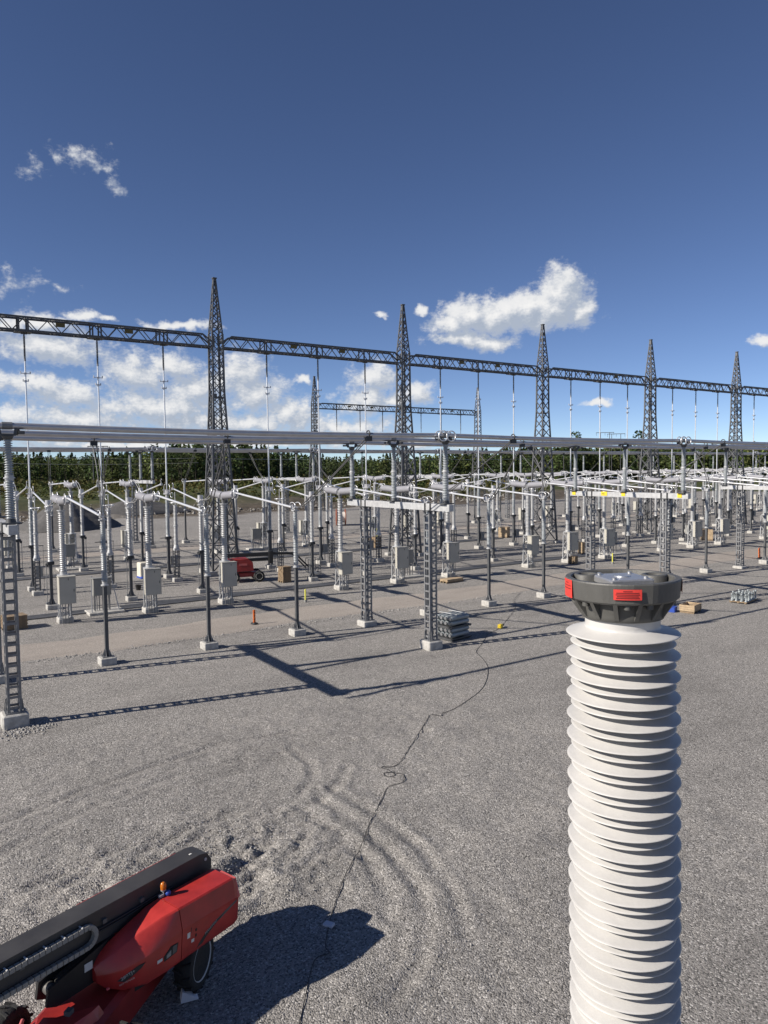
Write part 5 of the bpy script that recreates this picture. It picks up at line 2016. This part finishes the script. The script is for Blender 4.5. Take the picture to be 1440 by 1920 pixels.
# the far red boom lift
def far_lift():
    t = thing('boom_lift', 'small red boom lift with white wheels among the bays near the gantry tower', 'boom lift', at(21.9, 52.8), R(-14))
    for wx in (-0.95, 0.95):
        for wy in (-0.75, 0.75):
            wn = bpy.data.objects.new('wheel', None)
            COL.objects.link(wn)
            wn.parent = t
            s_ = 1 if wy > 0 else -1
            MB().lathe([(0.24, -0.13), (0.38, -0.14), (0.42, -0.08), (0.42, 0.08), (0.38, 0.14), (0.24, 0.13)], 24, (wx, wy, 0.42), axis=(0, s_, 0)).build('tyre', RUBBER, wn)
            MB().lathe([(0.10, 0.05), (0.20, 0.06), (0.25, 0.135), (0.27, 0.14), (0.27, 0.1), (0.1, -0.1)], 20, (wx, wy, 0.42), axis=(0, s_, 0)).build('rim', mat('white_rim', (0.55, 0.53, 0.48), 0.5), wn)
    MB().bbox((0, 0, 0.55), (2.3, 1.1, 0.34), 0.05).build('chassis', RED_D, t)
    h_ = MB().loft([[(x, y, z) for x, z in ((-1.5, 0.80), (-1.52, 1.45), (-1.35, 1.72), (0.15, 1.78), (0.50, 1.50), (0.55, 0.85))] for y in (-0.72, 0.72)])
    h_.build('hood', RED_D, t)
    MB().box((-0.25, -0.728, 1.36), (0.62, 0.012, 0.16)).build('decal', mat('pale_red_decal', (0.45, 0.10, 0.09), 0.5), t)
    MB().bbox((0.2, 0.0, 2.02), (3.4, 0.30, 0.30), 0.03).build('lower_boom', BLACK, t)
    MB().bbox((0.9, 0.0, 1.62), (2.4, 0.24, 0.24), 0.03).build('riser', BLACK, t)
    MB().bbox((2.0, 0, 1.78), (0.36, 0.36, 0.95), 0.04).build('riser_link', BLACK, t)
    MB().bar((1.9, 0, 2.06), (3.9, 0, 1.96), 0.20).build('upper_boom', BLACK, t)
    mb = MB().bar((3.9, -0.12, 1.98), (5.0, -0.12, 0.85), 0.12)
    mb.bar((3.75, 0.12, 1.9), (4.8, 0.12, 0.8), 0.10)
    mb.build('jib', BLACK, t)
    b = MB()
    for x in (5.0, 5.8):
        for y in (-0.9, 0, 0.9):
            b.bar((x, y, 0.35), (x, y, 1.45), 0.04)
    for z in (0.35, 0.9, 1.45):
        for x in (5.0, 5.8):
            b.bar((x, -0.9, z), (x, 0.9, z), 0.04)
        for y in (-0.9, 0.9):
            b.bar((5.0, y, z), (5.8, y, z), 0.04)
    b.build('basket', GALV_D, t)
    MB().box((5.4, 0, 0.33), (0.8, 1.8, 0.04)).build('basket_floor', GALV, t)
    return t


far_lift()

# far H-frame line poles and their wires
def line_pole(label, x, y, h_, w_, rz):
    t = thing('line_pole', label, 'pole', at(x, y), rz, 'overhead line poles')
    for s_ in (-0.25, 0.25):
        MB().cyl((s_*w_, 0, 0), (s_*w_, 0, h_), 0.16, 0.11, 8).build('pole', GALV_D, t)
    MB().box((0, 0, h_-0.1), (w_, 0.2, 0.22)).build('cross_arm', GALV_D, t)
    for s_ in (-0.48, 0, 0.48):
        MB().cyl((s_*w_, 0, h_-0.2), (s_*w_, 0, h_-1.3), 0.06, None, 6).build('insulator', DARK, t)
    return t


line_pole('slender line pole with wide cross-arm on the skyline at far left', 46.0, 214.0, 12.0, 5.4, R(-20))
line_pole('line pole with cross-arm on the skyline between two lone pines', 238.0, 198.0, 20.5, 7.0, R(-50))
line_pole('line pole with cross-arm nearest the right lone pine on the skyline', 243.0, 196.5, 20.0, 7.0, R(-50))


def wire(label, p, q, sag, r=0.03):
    p, q = Vector(p), Vector(q)
    pts = [p.lerp(q, u)-Vector((0, 0, sag*4*u*(1-u))) for u in [i/30 for i in range(31)]]
    tag(MB().tube(pts, r, 5).build('overhead_wire', CABLEW), label, 'wire', 'overhead wires')


wire('thin pale overhead wire before the forest behind the middle bays', (58, 160, 11.9), (190, 190, 12.4), 0.3, 0.05)
wire('thin overhead wire before the forest at left, upper of two', (-10, 190, 15.6), (58, 168, 12.2), 1.2)
wire('thin overhead wire before the forest at left, lower of two', (-10, 196, 13.2), (60, 172, 11.2), 1.0)

# cable trench covers: ribbed ducts running along the front breaker row
for j, yy in enumerate((47.2, 62.9)):
    t = thing('duct_bank', 'row of parallel ground ducts along the %s breaker row' % ['front', 'gantry'][j], 'duct', (0, yy, 0))
    for i in range(5):
        pts = [(x, i*0.26+0.05*math.sin(x*0.3+i), g(x, yy)+0.05) for x in np.arange(2.0, 60.0, 2.0)]
        MB().tube(pts, 0.05, 6).build('duct', GALV, t)
